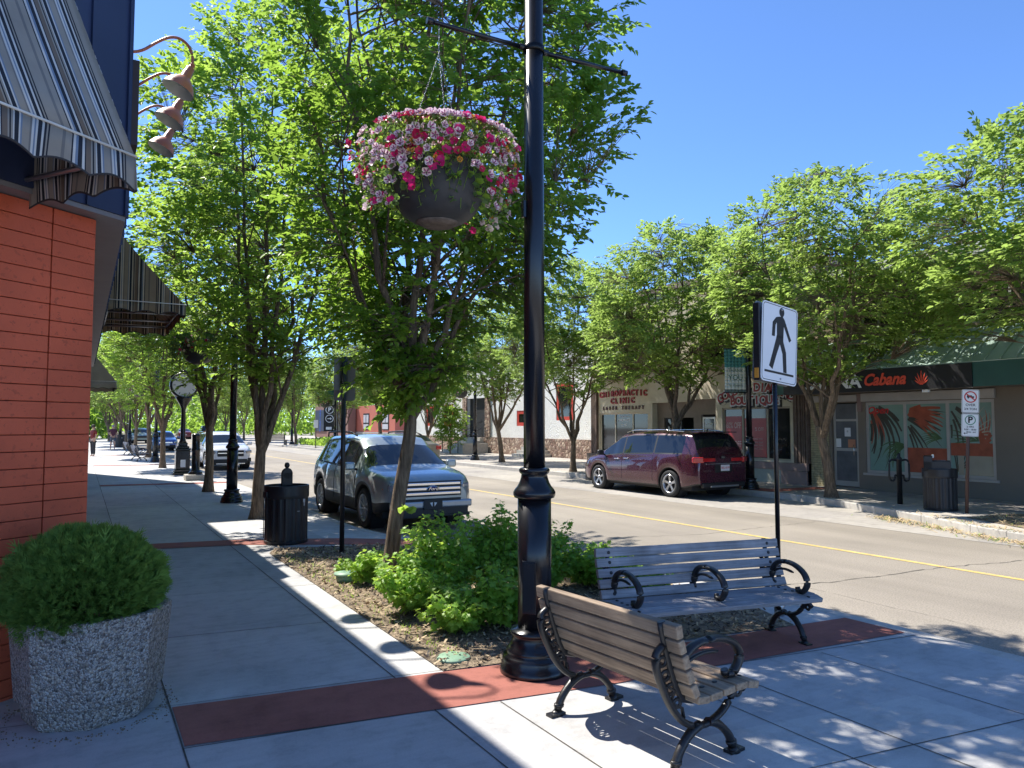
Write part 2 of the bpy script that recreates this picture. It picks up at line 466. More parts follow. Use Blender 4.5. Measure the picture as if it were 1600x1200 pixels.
g = MB(); g.prism([(x + .15, y) for x, y in FK] + [(60, -25), (60, 300)], -.3, 0); struct(g.build('far_sidewalk', M['walk_far']))
g = MB(); strip_prism(g, FK, offset_strip(FK, -.16), -.25, .004); struct(g.build('far_kerb', M['kerb'], bevel=.02))
g = MB()
for x in (16.3, 17.3): jl(g, (x, 0), (x, 60), .02)
for i in range(34): jl(g, (15.6 if i > 6 else 14.2, 3 + i * 1.6), (18.2 if i < 16 else 22, 3 + i * 1.6 - .2), .018)
struct(g.build('far_joint_lines', M['joint'], recalc=False))
g = MB(); g.sheet([(15.5, 15.6), (15.5, 13.2), (17.9, 13.), (17.9, 13.6), (16.2, 13.8), (16.2, 15.5)], .006)
struct(g.build('far_red_paving', M['red_pave']))
# dry verge and straw on the right
g = MB(); g.sheet([(14.35, 7.7), (13.6, 6.3), (13.1, 4.5), (14.3, 4.0), (17.2, 4.5), (17.3, 6.7), (15.4, 7.6)], .012)
struct(g.build('bare_verge', M['mulch']))
g = MB()
rr = random.Random(9)
for i in range(2000):
    if i < 900:
        t = rr.random(); x = 14.35 - 1.35 * t + rr.gauss(-.25, .16); y = 9.3 - 3.6 * t + rr.gauss(0, .12); z = -.14 if not inpoly(x, y, [(a, b) for a, b in FK if b > 3] + [(20, 3), (20, 12.2)]) else .01
    else:
        x = rr.uniform(13.4, 17.2); y = rr.uniform(4.3, 7.6); z = .015
        if not inpoly(x, y, [(14.35, 7.7), (13.6, 6.3), (13.1, 4.5), (14.3, 4.0), (17.2, 4.5), (17.3, 6.7), (15.4, 7.6)]): continue
    q = rr.uniform(0, 6.28); l = rr.uniform(.03, .09); T = TR(x, y, z + rr.uniform(0, .03), rr.uniform(-.3, .3), rr.uniform(-.5, .5), q)
    g.add([(-l, -.006, 0), (l, -.006, 0), (l, .006, 0), (-l, .006, 0)], [(0, 1, 2, 3)], T, 0 if rr.random() < .85 else 1)
tag(g.build('dry_straw', [M['dry'], M['leaf_light']], recalc=False), 'dry straw and leaf litter blown along the far kerb', 'litter', kind='stuff')
# ------------------------------------------------------------------ street lamps
def make_lamp(label, arms=True, detail=24):
    t = thing('street_lamp', label, 'street lamp')
    n = detail
    mb = MB().lathe([(.242, 0), (.244, .02), (.238, .05), (.226, .06), (.228, .10), (.218, .125), (.196, .135), (.200, .15), (.198, .165), (.180, .185), (.163, .215), (.156, .25), (.158, .262), (.172, .268), (.176, .28), (.170, .292), (.132, .30), (.122, .31)], n)
    base = mb.build('base', M['black'], t)
    mb = MB().lathe([(.119, .30), (.119, 1.215)], n)
    mb.build('lower_shaft', M['black'], t)
    if n > 20:
        mb = MB()
        for s in (-1, 1):
            mb.bb(-.121, -.118, -.1 if s < 0 else .045, -.045 if s < 0 else .1, .45, .95) if False else None
        T = TR(0, 0, 0, rz=R(-48))
        mb.bb(-.05, .05, -.1195, -.110, .42, .78, T); mb.bb(-.042, .042, -.1225, -.117, .43, .77, T)
        for z in (.45, .75): mb.tube([(0, -.12, z), (0, -.127, z)], .006, 6, T)
        mb.build('access_panel', M['black'], t, bevel=.006)
    mb = MB().lathe([(.122, 1.205), (.142, 1.212), (.150, 1.232), (.150, 1.25), (.138, 1.272), (.122, 1.29), (.108, 1.315), (.096, 1.35), (.092, 1.375), (.104, 1.385), (.110, 1.398), (.109, 1.412), (.098, 1.42), (.080, 1.425)], n)
    mb.build('collar', M['black'], t)
    mb = MB().lathe([(.077, 1.42), (.074, 3.0), (.068, 5.15)], n)
    mb.build('upper_shaft', M['black'], t)
    mb = MB()
    mb.lathe([(.08, 5.12), (.10, 5.14), (.085, 5.2), (.06, 5.26), (.13, 5.34), (.15, 5.36), (.10, 5.38)], 16)
    fit = mb.build('lamp_fitter', M['black'], t)
    mb = MB().lathe([(.10, 5.38), (.17, 5.46), (.20, 5.58), (.185, 5.72), (.13, 5.82), (.05, 5.87)], 16)
    mb.build('lamp_globe', M['white'], t)
    mb = MB().lathe([(.06, 5.86), (.03, 5.9), (.035, 5.93), (.01, 6.0)], 10); mb.build('finial', M['black'], t)
    if arms:
        for s in (-1, 1):
            mb = MB().tube([(s * .065, 0, 4.48), (s * .12, 0, 4.483)], .022, 8)
            mb.tube([(s * .10, 0, 4.48), (s * .80, 0, 4.49)], .0165, 10)
            mb.tube([(s * .79, 0, 4.49), (s * .835, 0, 4.49)], [.022, .024], 10)
            mb.lathe([(.075, 4.455), (.08, 4.46), (.08, 4.50), (.075, 4.505)], n)
            mb.build('banner_arm', M['black'], t, recalc=False)
        mb = MB().box((-.085, -.0, 3.28), (.02, .04, .12)).tube([(-.09, 0, 3.31), (-.105, 0, 3.33), (-.108, 0, 3.30), (-.1, 0, 3.27)], .004, 6)
        mb.build('outlet_box', M['black'], t)
    return t

GL = 'black street lamps along both kerbs'
lampN = make_lamp('near black lamp post behind the small bench, hung with the petunia basket', True, 40)
lampN.location = (2.80, 4.47, 0); lampN.rotation_euler = (0, 0, R(-3)); lampN['group'] = GL
lampF = make_lamp('black lamp post on the left pavement between the second and third tree trunks', True, 14)
lampF.location = (2.97, 17.53, 0); lampF['group'] = GL
for x, y, lb in ((3.08, 38.6, 'black lamp post on the left pavement just past the street clock'),
                 (3.05, 59.5, 'distant thin black lamp post beside the left row of trunks'),
                 (15.75, 14.1, 'black lamp post with a banner in front of the jewellery shop'),
                 (17.0, 32.7, 'black lamp post in front of the white stucco building doorway'),
                 (16.8, 55.5, 'far black lamp post beside the planted island opposite'),
                 (16.6, 68.0, 'most distant black lamp post before the red building')):
    dup(lampF, lb, (x, y, 0), R((x * 7) % 5), GL)

# ------------------------------------------------------------------ hanging flower baskets
def flower_mesh(name, petal, star, r=.03):
    mb = MB(); n = 25; vs = [(0, 0, -.020)]
    for k in (0.45, 1.0):
        for j in range(n):
            th = 2 * PI * j / n; rr_ = r * k * (1 - .13 * (k > .6) * (1 - abs(math.cos(2.5 * th))) ** 2 * 1.6)
            vs.append((rr_ * math.cos(th), rr_ * math.sin(th), (.004 * math.sin(3 * th + .7) + .003 * math.sin(7 * th)) if k > .6 else -.009))
    fs = [(0, 1 + j, 1 + (j + 1) % n) for j in range(n)]
    fs += [(1 + j, 1 + n + j, 1 + n + (j + 1) % n, 1 + (j + 1) % n) for j in range(n)]
    mb.add(vs, fs, None, 0, True)
    if star is not None:
        for j in range(5):
            a = 2 * PI * (j + .0) / 5; c, s = math.cos(a), math.sin(a)
            def P_(u, v, z): return (u * c - v * s, u * s + v * c, z)
            mb.add([P_(.001, 0, -.014), P_(r * .45, -r * .15, -.005), P_(r * .88, 0, .0055), P_(r * .45, r * .15, -.005)], [(0, 1, 2, 3)], None, 1)
    mb.tube([(0, 0, -.03), (0, 0, -.009)], [.002, .005], 5, None, 2)
    return mb, [petal, star or petal, M['ivy']]
MP = {'pinkwhite': leaf_mat('striped_petal', (.80, .60, .72), (.88, .80, .85), (.9, .7, .82), .35),
      'star': leaf_mat('purple_star', (.34, .02, .18), (.30, .03, .22), (.4, .03, .2), .2),
      'magenta': leaf_mat('magenta_petal', (.52, .01, .13), (.62, .02, .20), (.85, .03, .25), .35),
      'crimson': leaf_mat('crimson_petal', (.42, .01, .06), (.5, .015, .09), (.7, .02, .1), .3),
      'orange': leaf_mat('orange_petal', (.72, .30, .03), (.8, .42, .06), (.8, .4, .05), .3),
      'eye': mat('brown_eye', (.12, .03, .01), .7)}
def basket_shell(t, seed=1, nleaf=3000, flow=True):
    rr = random.Random(seed)
    prof = [(.04, 0), (.10, .002), (.105, .010), (.175, .030), (.24, .072), (.285, .13), (.315, .21), (.328, .30), (.332, .36), (.342, .365), (.342, .385), (.32, .385)]
    b = MB().lathe(prof, 40); 
    b.build('bowl', M['bowl'], t)
    MB().lathe([(.095, -.005), (.106, -.004), (.122, .010), (.150, .019), (.10, .004)], 40).build('water_stained_base', M['stain'], t)
    mb = MB().lathe([(.0, .33), (.3, .34)], 20); mb.build('soil', M['mulch'], t)
    return rr
M['stain'] = mat('brown_water_stain', (.13, .10, .08), .8, var=.5, scale=18)
M['bowl'] = mat('dark_plastic_bowl', (.035, .036, .038), .55, var=.4, scale=6, coords='obj')
def dome_point(rr):
    """a point and outward direction on the mound of flowers round the bowl"""
    th = rr.uniform(0, 2 * PI)
    u = rr.random()
    if u < .55:   # top dome
        rho = .52 * math.sqrt(rr.random()); z = .42 + .22 * math.sqrt(max(0, 1 - (rho / .6) ** 2)); nrm = Vector((math.cos(th) * rho / .55, math.sin(th) * rho / .55, .9))
    else:         # cascading rim, long at both sides, short towards the street front
        side = abs(math.cos(th - .35)) ** 1.5
        drop = (.08 + .40 * side) * rr.random()
        rho = .565 - .11 * (drop / .5) + rr.uniform(-.07, .03); z = .50 - drop; nrm = Vector((math.cos(th), math.sin(th), .15))
        rho *= .80 + .2 * side
    return Vector((rho * math.cos(th), rho * math.sin(th), z)), nrm.normalized()
def leaf_blob(mb, p, d, s, rr, mi=0):
    """small rounded leaf: 6-gon fan folded on its midrib"""
    d = d.normalized(); x = d.cross(Vector((rr.uniform(-1, 1), rr.uniform(-1, 1), rr.uniform(-1, 1)))).normalized(); n = d.cross(x)
    q = lambda a, b, c: p + d * a * s + x * b * s + n * c * s
    mb.add([q(0, 0, 0), q(.3, .42, .12), q(.8, .36, .14), q(1.1, 0, 0), q(.8, -.36, .14), q(.3, -.42, .12)], [(0, 1, 2, 3), (0, 3, 4, 5)], None, mi)
bk = thing('flower_basket', 'dark bowl basket overflowing with striped, magenta and orange petunias, nearest the viewer', 'flower basket', (2.055, 4.51, 3.075), R(-10), 'hanging flower baskets on lamp posts')
rr = basket_shell(bk)
mb = MB()
for i in range(3800):
    p, n = dome_point(rr)
    p = p * rr.uniform(.86, 1.0) if i % 3 else p
    if p.z < .3 and Vector((p.x, p.y)).length < .36: continue
    leaf_blob(mb, p, n + Vector((rr.gauss(0, .6), rr.gauss(0, .6), rr.gauss(-.1, .5))), rr.uniform(.016, .036), rr, 0 if rr.random() < .8 else 1)
for i in range(75):   # trailing stems down the bowl
    th = rr.uniform(0, 2 * PI); a = .30; z = .40; pts = []
    L_ = rr.uniform(.1, .34)
    for k in range(7):
        zz = .40 - L_ * k / 6; ro = .345 if zz > .28 else .345 - (.28 - zz) * .42
        pts.append(Vector((ro * math.cos(th), ro * math.sin(th), zz))); th += rr.gauss(0, .05)
    mb.tube(pts, .0016, 4, None, 1, False)
    for p in pts[2:]:
        if rr.random() < .75: leaf_blob(mb, p, Vector((math.cos(th), math.sin(th), -.3)) + Vector((rr.gauss(0, .4), rr.gauss(0, .4), 0)), rr.uniform(.028, .06), rr, 0 if rr.random() < .7 else 1)
fo = mb.build('foliage', [M['ivy'], M['leaf_shrub']], bk, recalc=False)
protos = []
for nm, pe, st, r_ in (('striped_petunia', 'pinkwhite', 'star', .031), ('magenta_petunia', 'magenta', None, .032), ('crimson_petunia', 'crimson', None, .031), ('orange_flower', 'orange', 'eye', .024)):
    m_, mats_ = flower_mesh(nm, MP[pe], MP[st] if st else None, r_); protos.append((nm, m_, mats_))
first = {}; rest = MB(); restm = []
for q in protos:
    pass
allm = [MP['pinkwhite'], MP['star'], M['ivy'], MP['magenta'], MP['crimson'], MP['orange'], MP['eye']]
remap = {0: [0, 1, 2], 1: [3, 3, 2], 2: [4, 4, 2], 3: [5, 6, 2]}
fl = []
for i in range(1000):
    p, n = dome_point(rr)
    if p.y > .25 and i % 3: p.y *= -1; n.y *= -1
    cl = noise.noise(p * 3.5 + Vector((5, 2, 1)))
    if noise.noise(p * 5.5 + Vector((1, 7, 3))) < -.2 and rr.random() < .7: continue
    k = rr.choices((0, 1, 2, 3), (.72 - .30 * (cl > .18), .07 + .4 * (cl > .18), .09, .055))[0]
    d = (n + Vector((rr.gauss(0, .3), rr.gauss(0, .3) - .15, rr.gauss(0, .25)))).normalized()
    p = p + n * .034
    fl.append((-(p.y) + p.z * .2, p, d, k, rr.uniform(.72, 1.08)))
fl.sort(key=lambda a: -a[0])
for i, (_, p, d, k, s) in enumerate(fl):
    nm, mb_, mt = protos[k]
    T = Matrix.Translation(p) @ d.to_track_quat('Z', 'Y').to_matrix().to_4x4() @ Matrix.Rotation(rr.uniform(0, 6), 4, 'Z') @ Matrix.Scale(s, 4)
    if i < 96:
        if k not in first:
            o = mb_.build(nm, mt, bk, recalc=False); first[k] = o
        else:
            o = first[k].copy(); COL.objects.link(o); o.parent = bk
        o.matrix_local = T
    else:
        off = len(rest.v)
        rest.v += [tuple(T @ Vector(v)) for v in mb_.v]
        rest.f += [[a + off for a in f] for f in mb_.f]; rest.m += [remap[k][a] for a in mb_.m]; rest.s += mb_.s
ro = rest.build('petunias', allm, bk, recalc=False); ro['kind'] = 'stuff'
mb = MB()
for a in (0.5, 2.6, 4.7):
    p0 = Vector((.30 * math.cos(a), .30 * math.sin(a), .38)); p1 = Vector((0, 0, 1.20)); k = 46
    for i in range(k):
        c = p0.lerp(p1, (i + .5) / k); t = (p1 - p0).normalized(); s_ = t.cross(Vector((0, 0, 1))).normalized()
        if i % 2: s_ = t.cross(s_)
        l = (p1 - p0).length / k * .66
        mb.tube([c - t * l, c - t * l * .3 + s_ * .004, c + t * l * .3 + s_ * .004, c + t * l, c + t * l * .3 - s_ * .004, c - t * l * .3 - s_ * .004, c - t * l], .0010, 4, None, 0, False)
for i in range(9):
    c = Vector((0, 0, 1.2 + i * .026)); s_ = Vector((1, 0, 0)) if i % 2 else Vector((0, 1, 0)); t = Vector((0, 0, 1)); l = .016
    mb.tube([c - t * l, c - t * l * .3 + s_ * .005, c + t * l * .3 + s_ * .005, c + t * l, c + t * l * .3 - s_ * .005, c - t * l * .3 - s_ * .005, c - t * l], .0016, 4, None, 0, False)
mb.build('chains', M['steel'], bk, recalc=False)
# simpler baskets further down the street
def far_basket(label, loc):
    t = thing('flower_basket', label, 'flower basket', loc, 0, 'hanging flower baskets on lamp posts')
    rr = basket_shell(t, 4)
    mb = MB()
    for i in range(1500):
        p, n = dome_point(rr)
        leaf_blob(mb, p, n + Vector((rr.gauss(0, .6), rr.gauss(0, .6), rr.gauss(0, .5))), rr.uniform(.04, .07), rr, 0)
    mb.build('foliage', [M['ivy']], t, recalc=False)
    mb = MB()
    for i in range(120):
        p, n = dome_point(rr); p += n * .02
        T = Matrix.Translation(p) @ n.to_track_quat('Z', 'Y').to_matrix().to_4x4()
        mb.lathe([(.0, -.01), (.034, .0)], 6, T, rr.choice((0, 0, 1, 2)), caps=False)
    q = mb.build('petunias', [MP['pinkwhite'], MP['magenta'], MP['crimson']], t, recalc=False); q['kind'] = 'stuff'
    mb = MB()
    for a in (.5, 2.6, 4.7): mb.tube([(.3 * math.cos(a), .3 * math.sin(a), .38), (0, 0, 1.40)], .006, 4)
    mb.build('chains', M['steel'], t)
    return t
b2 = far_basket('dark flower basket on the second lamp post of the left pavement', (2.20, 17.53, 3.08))
for x, y, lb in ((2.31, 38.6, 'flower basket on the lamp post past the street clock'), (16.2, 32.7, 'flower basket near the white stucco building doorway'), (16.0, 55.5, 'far flower basket near the planted island opposite')):
    c = copy_tree(b2); c['label'] = lb; c.location = (x, y, 3.08)

# ------------------------------------------------------------------ benches
def wood(name, c1, c2, sp=.5):
    m, nt, b = nodes(name)
    tc = N(nt, 'ShaderNodeTexCoord').outputs['Object']
    mp = N(nt, 'ShaderNodeMapping'); mp.inputs['Scale'].default_value = (1.6, 34, 34); nt.links.new(tc, mp.inputs['Vector'])
    n = noise_tex(nt, mp.outputs[0], 1.6, 7, .7)
    c = ramp(nt, n, [(.3, c1), (.48, tuple((a + d) / 2 for a, d in zip(c1, c2))), (.7, c2)])
    g = ramp(nt, noise_tex(nt, tc, 3.2, 4), [(.3, (.72,) * 3), (.7, (1.2,) * 3)])
    nt.links.new(mixc(nt, c, g, 1., 'MULTIPLY'), b.inputs['Base Color']); b.inputs['Roughness'].default_value = .75
    bump(nt, b, n, .6, .004); return m
M['wood_brown'] = wood('weathered_brown_wood', (.15, .10, .065), (.43, .32, .215))
M['wood_grey'] = wood('weathered_grey_wood', (.17, .165, .17), (.38, .37, .375))
def make_bench(name, label, Ln, frames, arms, wm, endm, loc, rz):
    t = thing(name, label, 'bench', loc, rz, None)
    # profile in local (y, z): seat faces -y; back leans to +y
    back = [(.165, .405), (.192, .478), (.214, .552), (.236, .626), (.252, .700)]
    tilt = [R(-68), R(-73), R(-74), R(-76), R(-83)]
    mb = MB(); bolts = MB(); BT = []
    for (y, z), a in zip(back, tilt):
        T = TR(0, y, z, rx=-a - R(180))
        mb.box((0, 0, 0), (Ln, .066, .036), T)
        for fx in frames:
            for sgn in (-1, 1):
                BT.append(T @ Matrix.Translation((fx, 0, 0)) @ Matrix.Rotation(PI if sgn < 0 else 0, 4, 'X'))
    o = mb.build('backrest', [wm], t, bevel=.006)
    mb = MB()
    for i, (y, z, a) in enumerate([(.115, .352, 8), (.040, .352, -2), (-.038, .358, -3), (-.116, .362, 0), (-.190, .352, 14)]):
        T = TR(0, y, z, rx=R(a)); mb.box((0, 0, 0), (Ln, .070, .036), T)
        for fx in frames:
            BT.append(T @ Matrix.Translation((fx, 0, 0)))
    mb.build('seat', [endm], t, bevel=.006)
    b0 = bolts.lathe([(.0125, .0172), (.0125, .0215), (.008, .0240)], 10).build('bolt', M['matte_black'], t); b0.matrix_local = BT[0]
    for T in BT[1:]:
        b_ = b0.copy(); COL.objects.link(b_); b_.parent = t; b_.matrix_local = T
    for fx in frames:
        f = MB()
        X = lambda pts: [(fx, y, z) for y, z in pts]
        # back upright following the slats
        f.tube(X([(.272, .735), (.268, .70), (.252, .63), (.232, .55), (.208, .47), (.185, .40), (.155, .345), (.10, .325), (0, .325), (-.12, .336), (-.19, .326), (-.225, .30)]), .014, 8, sx=1.5)
        # wide C sweep behind the back and under the seat
        f.tube(X(crom([(.262, .62), (.300, .585), (.302, .52), (.268, .42), (.21, .30), (.13, .215), (.03, .185), (-.07, .215), (-.135, .275), (-.165, .325)], 4)), .0165, 8, sx=1.3)
        # scrollwork between the upright and the sweep
        for cy, cz, r_ in ((.268, .545, .022), (.252, .475, .022), (.224, .405, .024), (.188, .33, .02), (-.185, .29, .018)):
            f.tube(X([(cy + r_ * math.cos(q), cz + r_ * math.sin(q)) for q in [k * PI / 5 for k in range(11)]]), .0075, 6, sx=1.4)
        f.tube(X([(.235, .47), (.262, .44), (.20, .39), (.225, .34), (.16, .30), (.15, .25)]), .008, 6, sx=1.3)
        # legs
        for s in (-1, 1):
            f.tube(X(crom([(.03 + s * .02, .195), (.03 + s * .085, .165), (.03 + s * .145, .10), (.03 + s * .175, .03)], 4)), [.021] * 5 + [.019] * 7 + [.018], 8, sx=1.25)
            f.tube(X([(.03 + s * .165, .062), (.03 + s * .168, .045)]), .026, 10)
            f.tube(X([(.03 + s * .175, .028), (.03 + s * .178, 0)]), [.022, .038], 10)
            f.box((fx, .03 + s * .185, .008), (.055, .085, .016))
        f.build('leg_frame', M['iron'], t, bevel=0, recalc=True)
    for fx in arms:
        f = MB(); X = lambda pts: [(fx, y, z) for y, z in pts]
        f.tube(X(crom([(.190, .435), (.165, .475), (.148, .53), (.10, .575), (.02, .595), (-.08, .585), (-.165, .54), (-.198, .475), (-.178, .425), (-.145, .395), (-.105, .40)], 4)), .0185, 10, sx=1.5)
        f.tube(X([(-.105, .40), (-.098, .425)]), [.021, .018], 10)
        f.tube(X(crom([(.14, .50), (.09, .525), (.02, .535), (-.06, .525)], 3)), [.010] * 9 + [.006], 6, sx=1.2)
        f.tube(X([(.205, .45), (.165, .44), (.158, .41)]), .014, 8)
        f.build('armrest', M['iron'], t)
    return t
make_bench('bench', 'short weathered wooden bench seen from behind, right beside the near lamp post', 1.12, (-.46, .46), (-.46, .46), M['wood_brown'], M['wood_brown'],
           (2.80, 3.30, 0), R(90 + 5)).scale = (1, 1.27, 1.03)
# the long bench faces the viewer
make_bench('bench', 'long grey wooden bench with three black armrests facing the camera beside the crossing sign', 1.70, (-.74, .74), (-.73, -.02, .73), M['wood_grey'], M['wood_grey'],
           (4.28, 4.25, 0), R(-12)).scale = (1, 1.16, 1.03)

# ------------------------------------------------------------------ pedestrian crossing sign
t = thing('pedestrian_sign', 'white walking person crossing sign on a black pole behind the long bench', 'road sign', (5.53, 4.605, 0), R(9))
# local: panel plane is local XZ, faces -y
MB().tube([(0, .03, .14), (0, .03, 2.82)], .0215, 14).build('pole', M['black'], t)
MB().tube([(0, .03, 0), (0, .03, .15)], .045, 14).build('pole_sleeve', M['steel'], t)
def rrect(w_, h_, r_, n=6):
    out = []
    for cx_, cy_, a0 in ((w_ / 2 - r_, h_ / 2 - r_, 0), (-w_ / 2 + r_, h_ / 2 - r_, 90), (-w_ / 2 + r_, -h_ / 2 + r_, 180), (w_ / 2 - r_, -h_ / 2 + r_, 270)):
        for k in range(n + 1):
            a = R(a0 + 90 * k / n); out.append((cx_ + r_ * math.cos(a), cy_ + r_ * math.sin(a)))
    return out
def panel(mb, w_, h_, T, th=.003, r_=.045, mi=0):
    mb.prism(rrect(w_, h_, r_), -th, th, T, mi)
S = TR(0.045, 0, 2.475, rz=0) @ Matrix.Rotation(R(4.5), 4, 'Y') @ Matrix.Rotation(R(90), 4, 'X')
mb = MB(); panel(mb, .60, .735, S)
# border ring
o_ = rrect(.575, .71, .04); i_ = rrect(.563, .698, .035); k = len(o_)
mb.add([(x, y, .0042) for x, y in o_] + [(x, y, .0042) for x, y in i_], [(a, (a + 1) % k, k + (a + 1) % k, k + a) for a in range(k)], S, 1)
sp = mb.build('sign_panel', [M['white_paint'], M['ink']], t, recalc=False)
mb = MB()
def fig(poly, z=.0046): mb.prism([(x * .86, y * .76 + .045) for x, y in poly], .003, z, S, 0)
mb.lathe([(0, .0046), (.043, .0046)], 20, S @ TR(.02, .30, 0), caps=False)
fig([(-.03, .275), (.045, .285), (.085, .25), (.19, .07), (.225, .02), (.185, -.01), (.10, .125), (.07, .17), (.065, .02), (-.06, .02), (-.07, .20), (-.095, .16), (-.105, .02), (-.16, .02), (-.15, .19), (-.085, .26)])
fig([(-.065, .04), (.065, .04), (.065, -.02), (.125, -.15), (.145, -.40), (.08, -.40), (.055, -.175), (.0, -.06), (-.055, -.18), (-.135, -.385), (-.20, -.35), (-.12, -.13), (-.075, .0)])
mb.bb(-.245, .245, -.283, -.263, .003, .0046, S)
mb.build('walking_figure', M['ink'], t, recalc=False)
mb = MB()
for z in (.325, -.325): mb.lathe([(.010, .004), (.010, .009), (.005, .011)], 10, S @ TR(0.02, z, 0))
mb.build('bolts', M['steel'], t)
S2 = TR(0.02, .065, 2.475) @ Matrix.Rotation(R(4.5), 4, 'Y') @ Matrix.Rotation(R(90), 4, 'X')
mb = MB(); panel(mb, .60, .735, S2); mb.build('rear_panel', M['sign_grey'], t, recalc=False)
mb = MB(); mb.bb(-.29, -.265, .004, .06, 2.13, 2.83).bb(-.02, .02, .0, .06, 2.2, 2.24).bb(-.02, .02, .0, .06, 2.7, 2.74)
mb.build('side_channel', M['matte_black'], t)
mb = MB(); mb.bb(-.30, -.292, .01, .05, 2.15, 2.24); mb.build('orange_sticker', mat('orange_sticker', (.65, .28, .04), .5), t)

# ------------------------------------------------------------------ signs seen from behind near the first tree
t = thing('parking_sign', 'black sign post with grey sign backs between litter bin and first tree', 'road sign', (3.08, 9.80, 0), R(33))
MB().tube([(0, 0, 0), (0, 0, 2.66)], .032, 12).build('post', M['matte_black'], t)
mb = MB(); T = TR(-.0, .045, 2.42, rx=R(90)); panel(mb, .30, .45, T, r_=.03)
mb.build('sign_panel', M['sign_grey'], t, recalc=False)
mb = MB(); T = TR(.075, .05, 2.36) @ Matrix.Rotation(R(-70), 4, 'Z') @ Matrix.Rotation(R(90), 4, 'X'); panel(mb, .30, .60, T, r_=.03)
panel(mb, .10, .13, T @ TR(0, -.12, -.004), r_=.01, mi=1)
mb.build('side_sign_panel', [M['sign_grey'], M['white_paint']], t, recalc=False)
mb = MB().bb(-.02, .02, -.04, .045, 2.30, 2.32).bb(-.02, .02, -.04, .045, 2.52, 2.54); mb.build('bracket', M['matte_black'], t)

# ------------------------------------------------------------------ litter bins
def make_bin(label, loc, rz):
    t = thing('litter_bin', label, 'litter bin', loc, rz)
    mb = MB(); n = 36
    vs = []; fs = []
    prof = [(0, .30), (.02, .31), (.05, .312), (.055, .295), (.66, .295), (.665, .318), (.70, .322), (.83, .322), (.845, .318), (.845, .30), (.70, .29)]
    k = n * 2
    for z, r_ in prof:
        for j in range(k):
            rb = r_ + (.012 if (j % 4 < 2 and .05 < z < .665 and r_ < .3) else 0)
            th = 2 * PI * j / k; vs.append((rb * math.cos(th), rb * math.sin(th), z))
    for i in range(len(prof) - 1):
        for j in range(k): fs.append((i * k + j, i * k + (j + 1) % k, (i + 1) * k + (j + 1) % k, (i + 1) * k + j))
    mb.add(vs, fs)
    mb.lathe([(.0, .70), (.29, .70)], 24, caps=False)
    mb.build('bin_body', M['matte_black'], t)
    mb = MB()
    for a in (R(190), R(175)): mb.tube([(.34 * math.cos(a), .34 * math.sin(a), .1), (.34 * math.cos(a), .34 * math.sin(a), .70)], .006, 6)
    mb.box((-.33, 0, .72), (.03, .10, .08))
    mb.build('hinge_rods', M['matte_black'], t)
    mb = MB(); mb.box((.10, -.325, .63), (.03, .012, .05)); mb.box((.10, -.33, .59), (.012, .012, .07)); mb.box((.02, -.315, .48), (.04, .008, .008))
    mb.build('latch', M['steel'], t)
    mb = MB(); mb.box((.0, 0, .93), (.17, .05, .20)); mb.lathe([(.085, -.025), (.085, .025)], 20, TR(0, 0, 1.01, rx=R(90)))
    mb.build('rear_plate', M['matte_black'], t, bevel=.01)
    MB().lathe([(.012, 1.06), (.014, 1.09), (.028, 1.10), (.038, 1.125), (.038, 1.14), (.026, 1.17), (0.004, 1.176)], 16).build('ball_finial', M['matte_black'], t)
    return t
bn = make_bin('round ribbed black litter bin with ball finial at the edge of the planting bed', (2.66, 11.15, 0), R(15))
dup(bn, 'dark litter bin far down the left pavement behind the walking man', (2.75, 67.0, 0), 0, None, (1.25, 1.25, 1.2))
t = thing('litter_bin', 'black litter bin with square hood and red sticker outside the green awning shop', 'litter bin', (15.2, 8.65, 0), R(30))
c = copy_tree([k for k in kids(bn) if k.name.startswith('bin_body')][0], t)
mb = MB(); mb.bb(-.25, .27, .12, .28, .80, 1.10).bb(-.25, -.22, -.2, .28, .80, 1.0).bb(.24, .27, -.2, .28, .80, 1.0); mb.build('hood', M['matte_black'], t, bevel=.01)
mb = MB(); mb.bb(-.10, .14, .10, .13, 1.10, 1.125).bb(-.08, -.05, .09, .12, 1.06, 1.12).bb(.09, .12, .09, .12, 1.06, 1.12); mb.build('ash_tray', M['white'], t)
mb = MB(); mb.bb(.31, .325, -.12, .10, .30, 1.0).bb(.326, .330, -.11, .09, .32, .65, mi=1); mb.build('advert_panel', [M['white'], M['red_ink']], t)

# ------------------------------------------------------------------ aggregate planter and cedar
m, nt, b = nodes('exposed_aggregate'); tc = N(nt, 'ShaderNodeTexCoord').outputs['Object']
vo = N(nt, 'ShaderNodeTexVoronoi'); vo.inputs['Scale'].default_value = 72; nt.links.new(tc, vo.inputs['Vector'])
hs = N(nt, 'ShaderNodeSeparateColor'); nt.links.new(vo.outputs['Color'], hs.inputs[0])
c = ramp(nt, hs.outputs[0], [(0, (.15, .13, .115)), (.10, (.24, .20, .17)), (.4, (.33, .275, .215)), (.6, (.42, .35, .28)), (.85, (.56, .49, .40)), (1, (.25, .19, .15))], 'CONSTANT')
e = ramp(nt, vo.outputs['Distance'], [(.0, (1, 1, 1)), (.55, (.9,) * 3), (.8, (.35,) * 3)])
v2 = N(nt, 'ShaderNodeTexVoronoi'); v2.inputs['Scale'].default_value = 150; nt.links.new(tc, v2.inputs['Vector'])
h2 = N(nt, 'ShaderNodeSeparateColor'); nt.links.new(v2.outputs['Color'], h2.inputs[0])
c2 = ramp(nt, h2.outputs[1], [(0, (.10, .09, .085)), (.5, (.38, .34, .30)), (1, (.5, .46, .42))])
gg = N(nt, 'ShaderNodeMath', operation='GREATER_THAN'); nt.links.new(hs.outputs[1], gg.inputs[0]); gg.inputs[1].default_value = .5
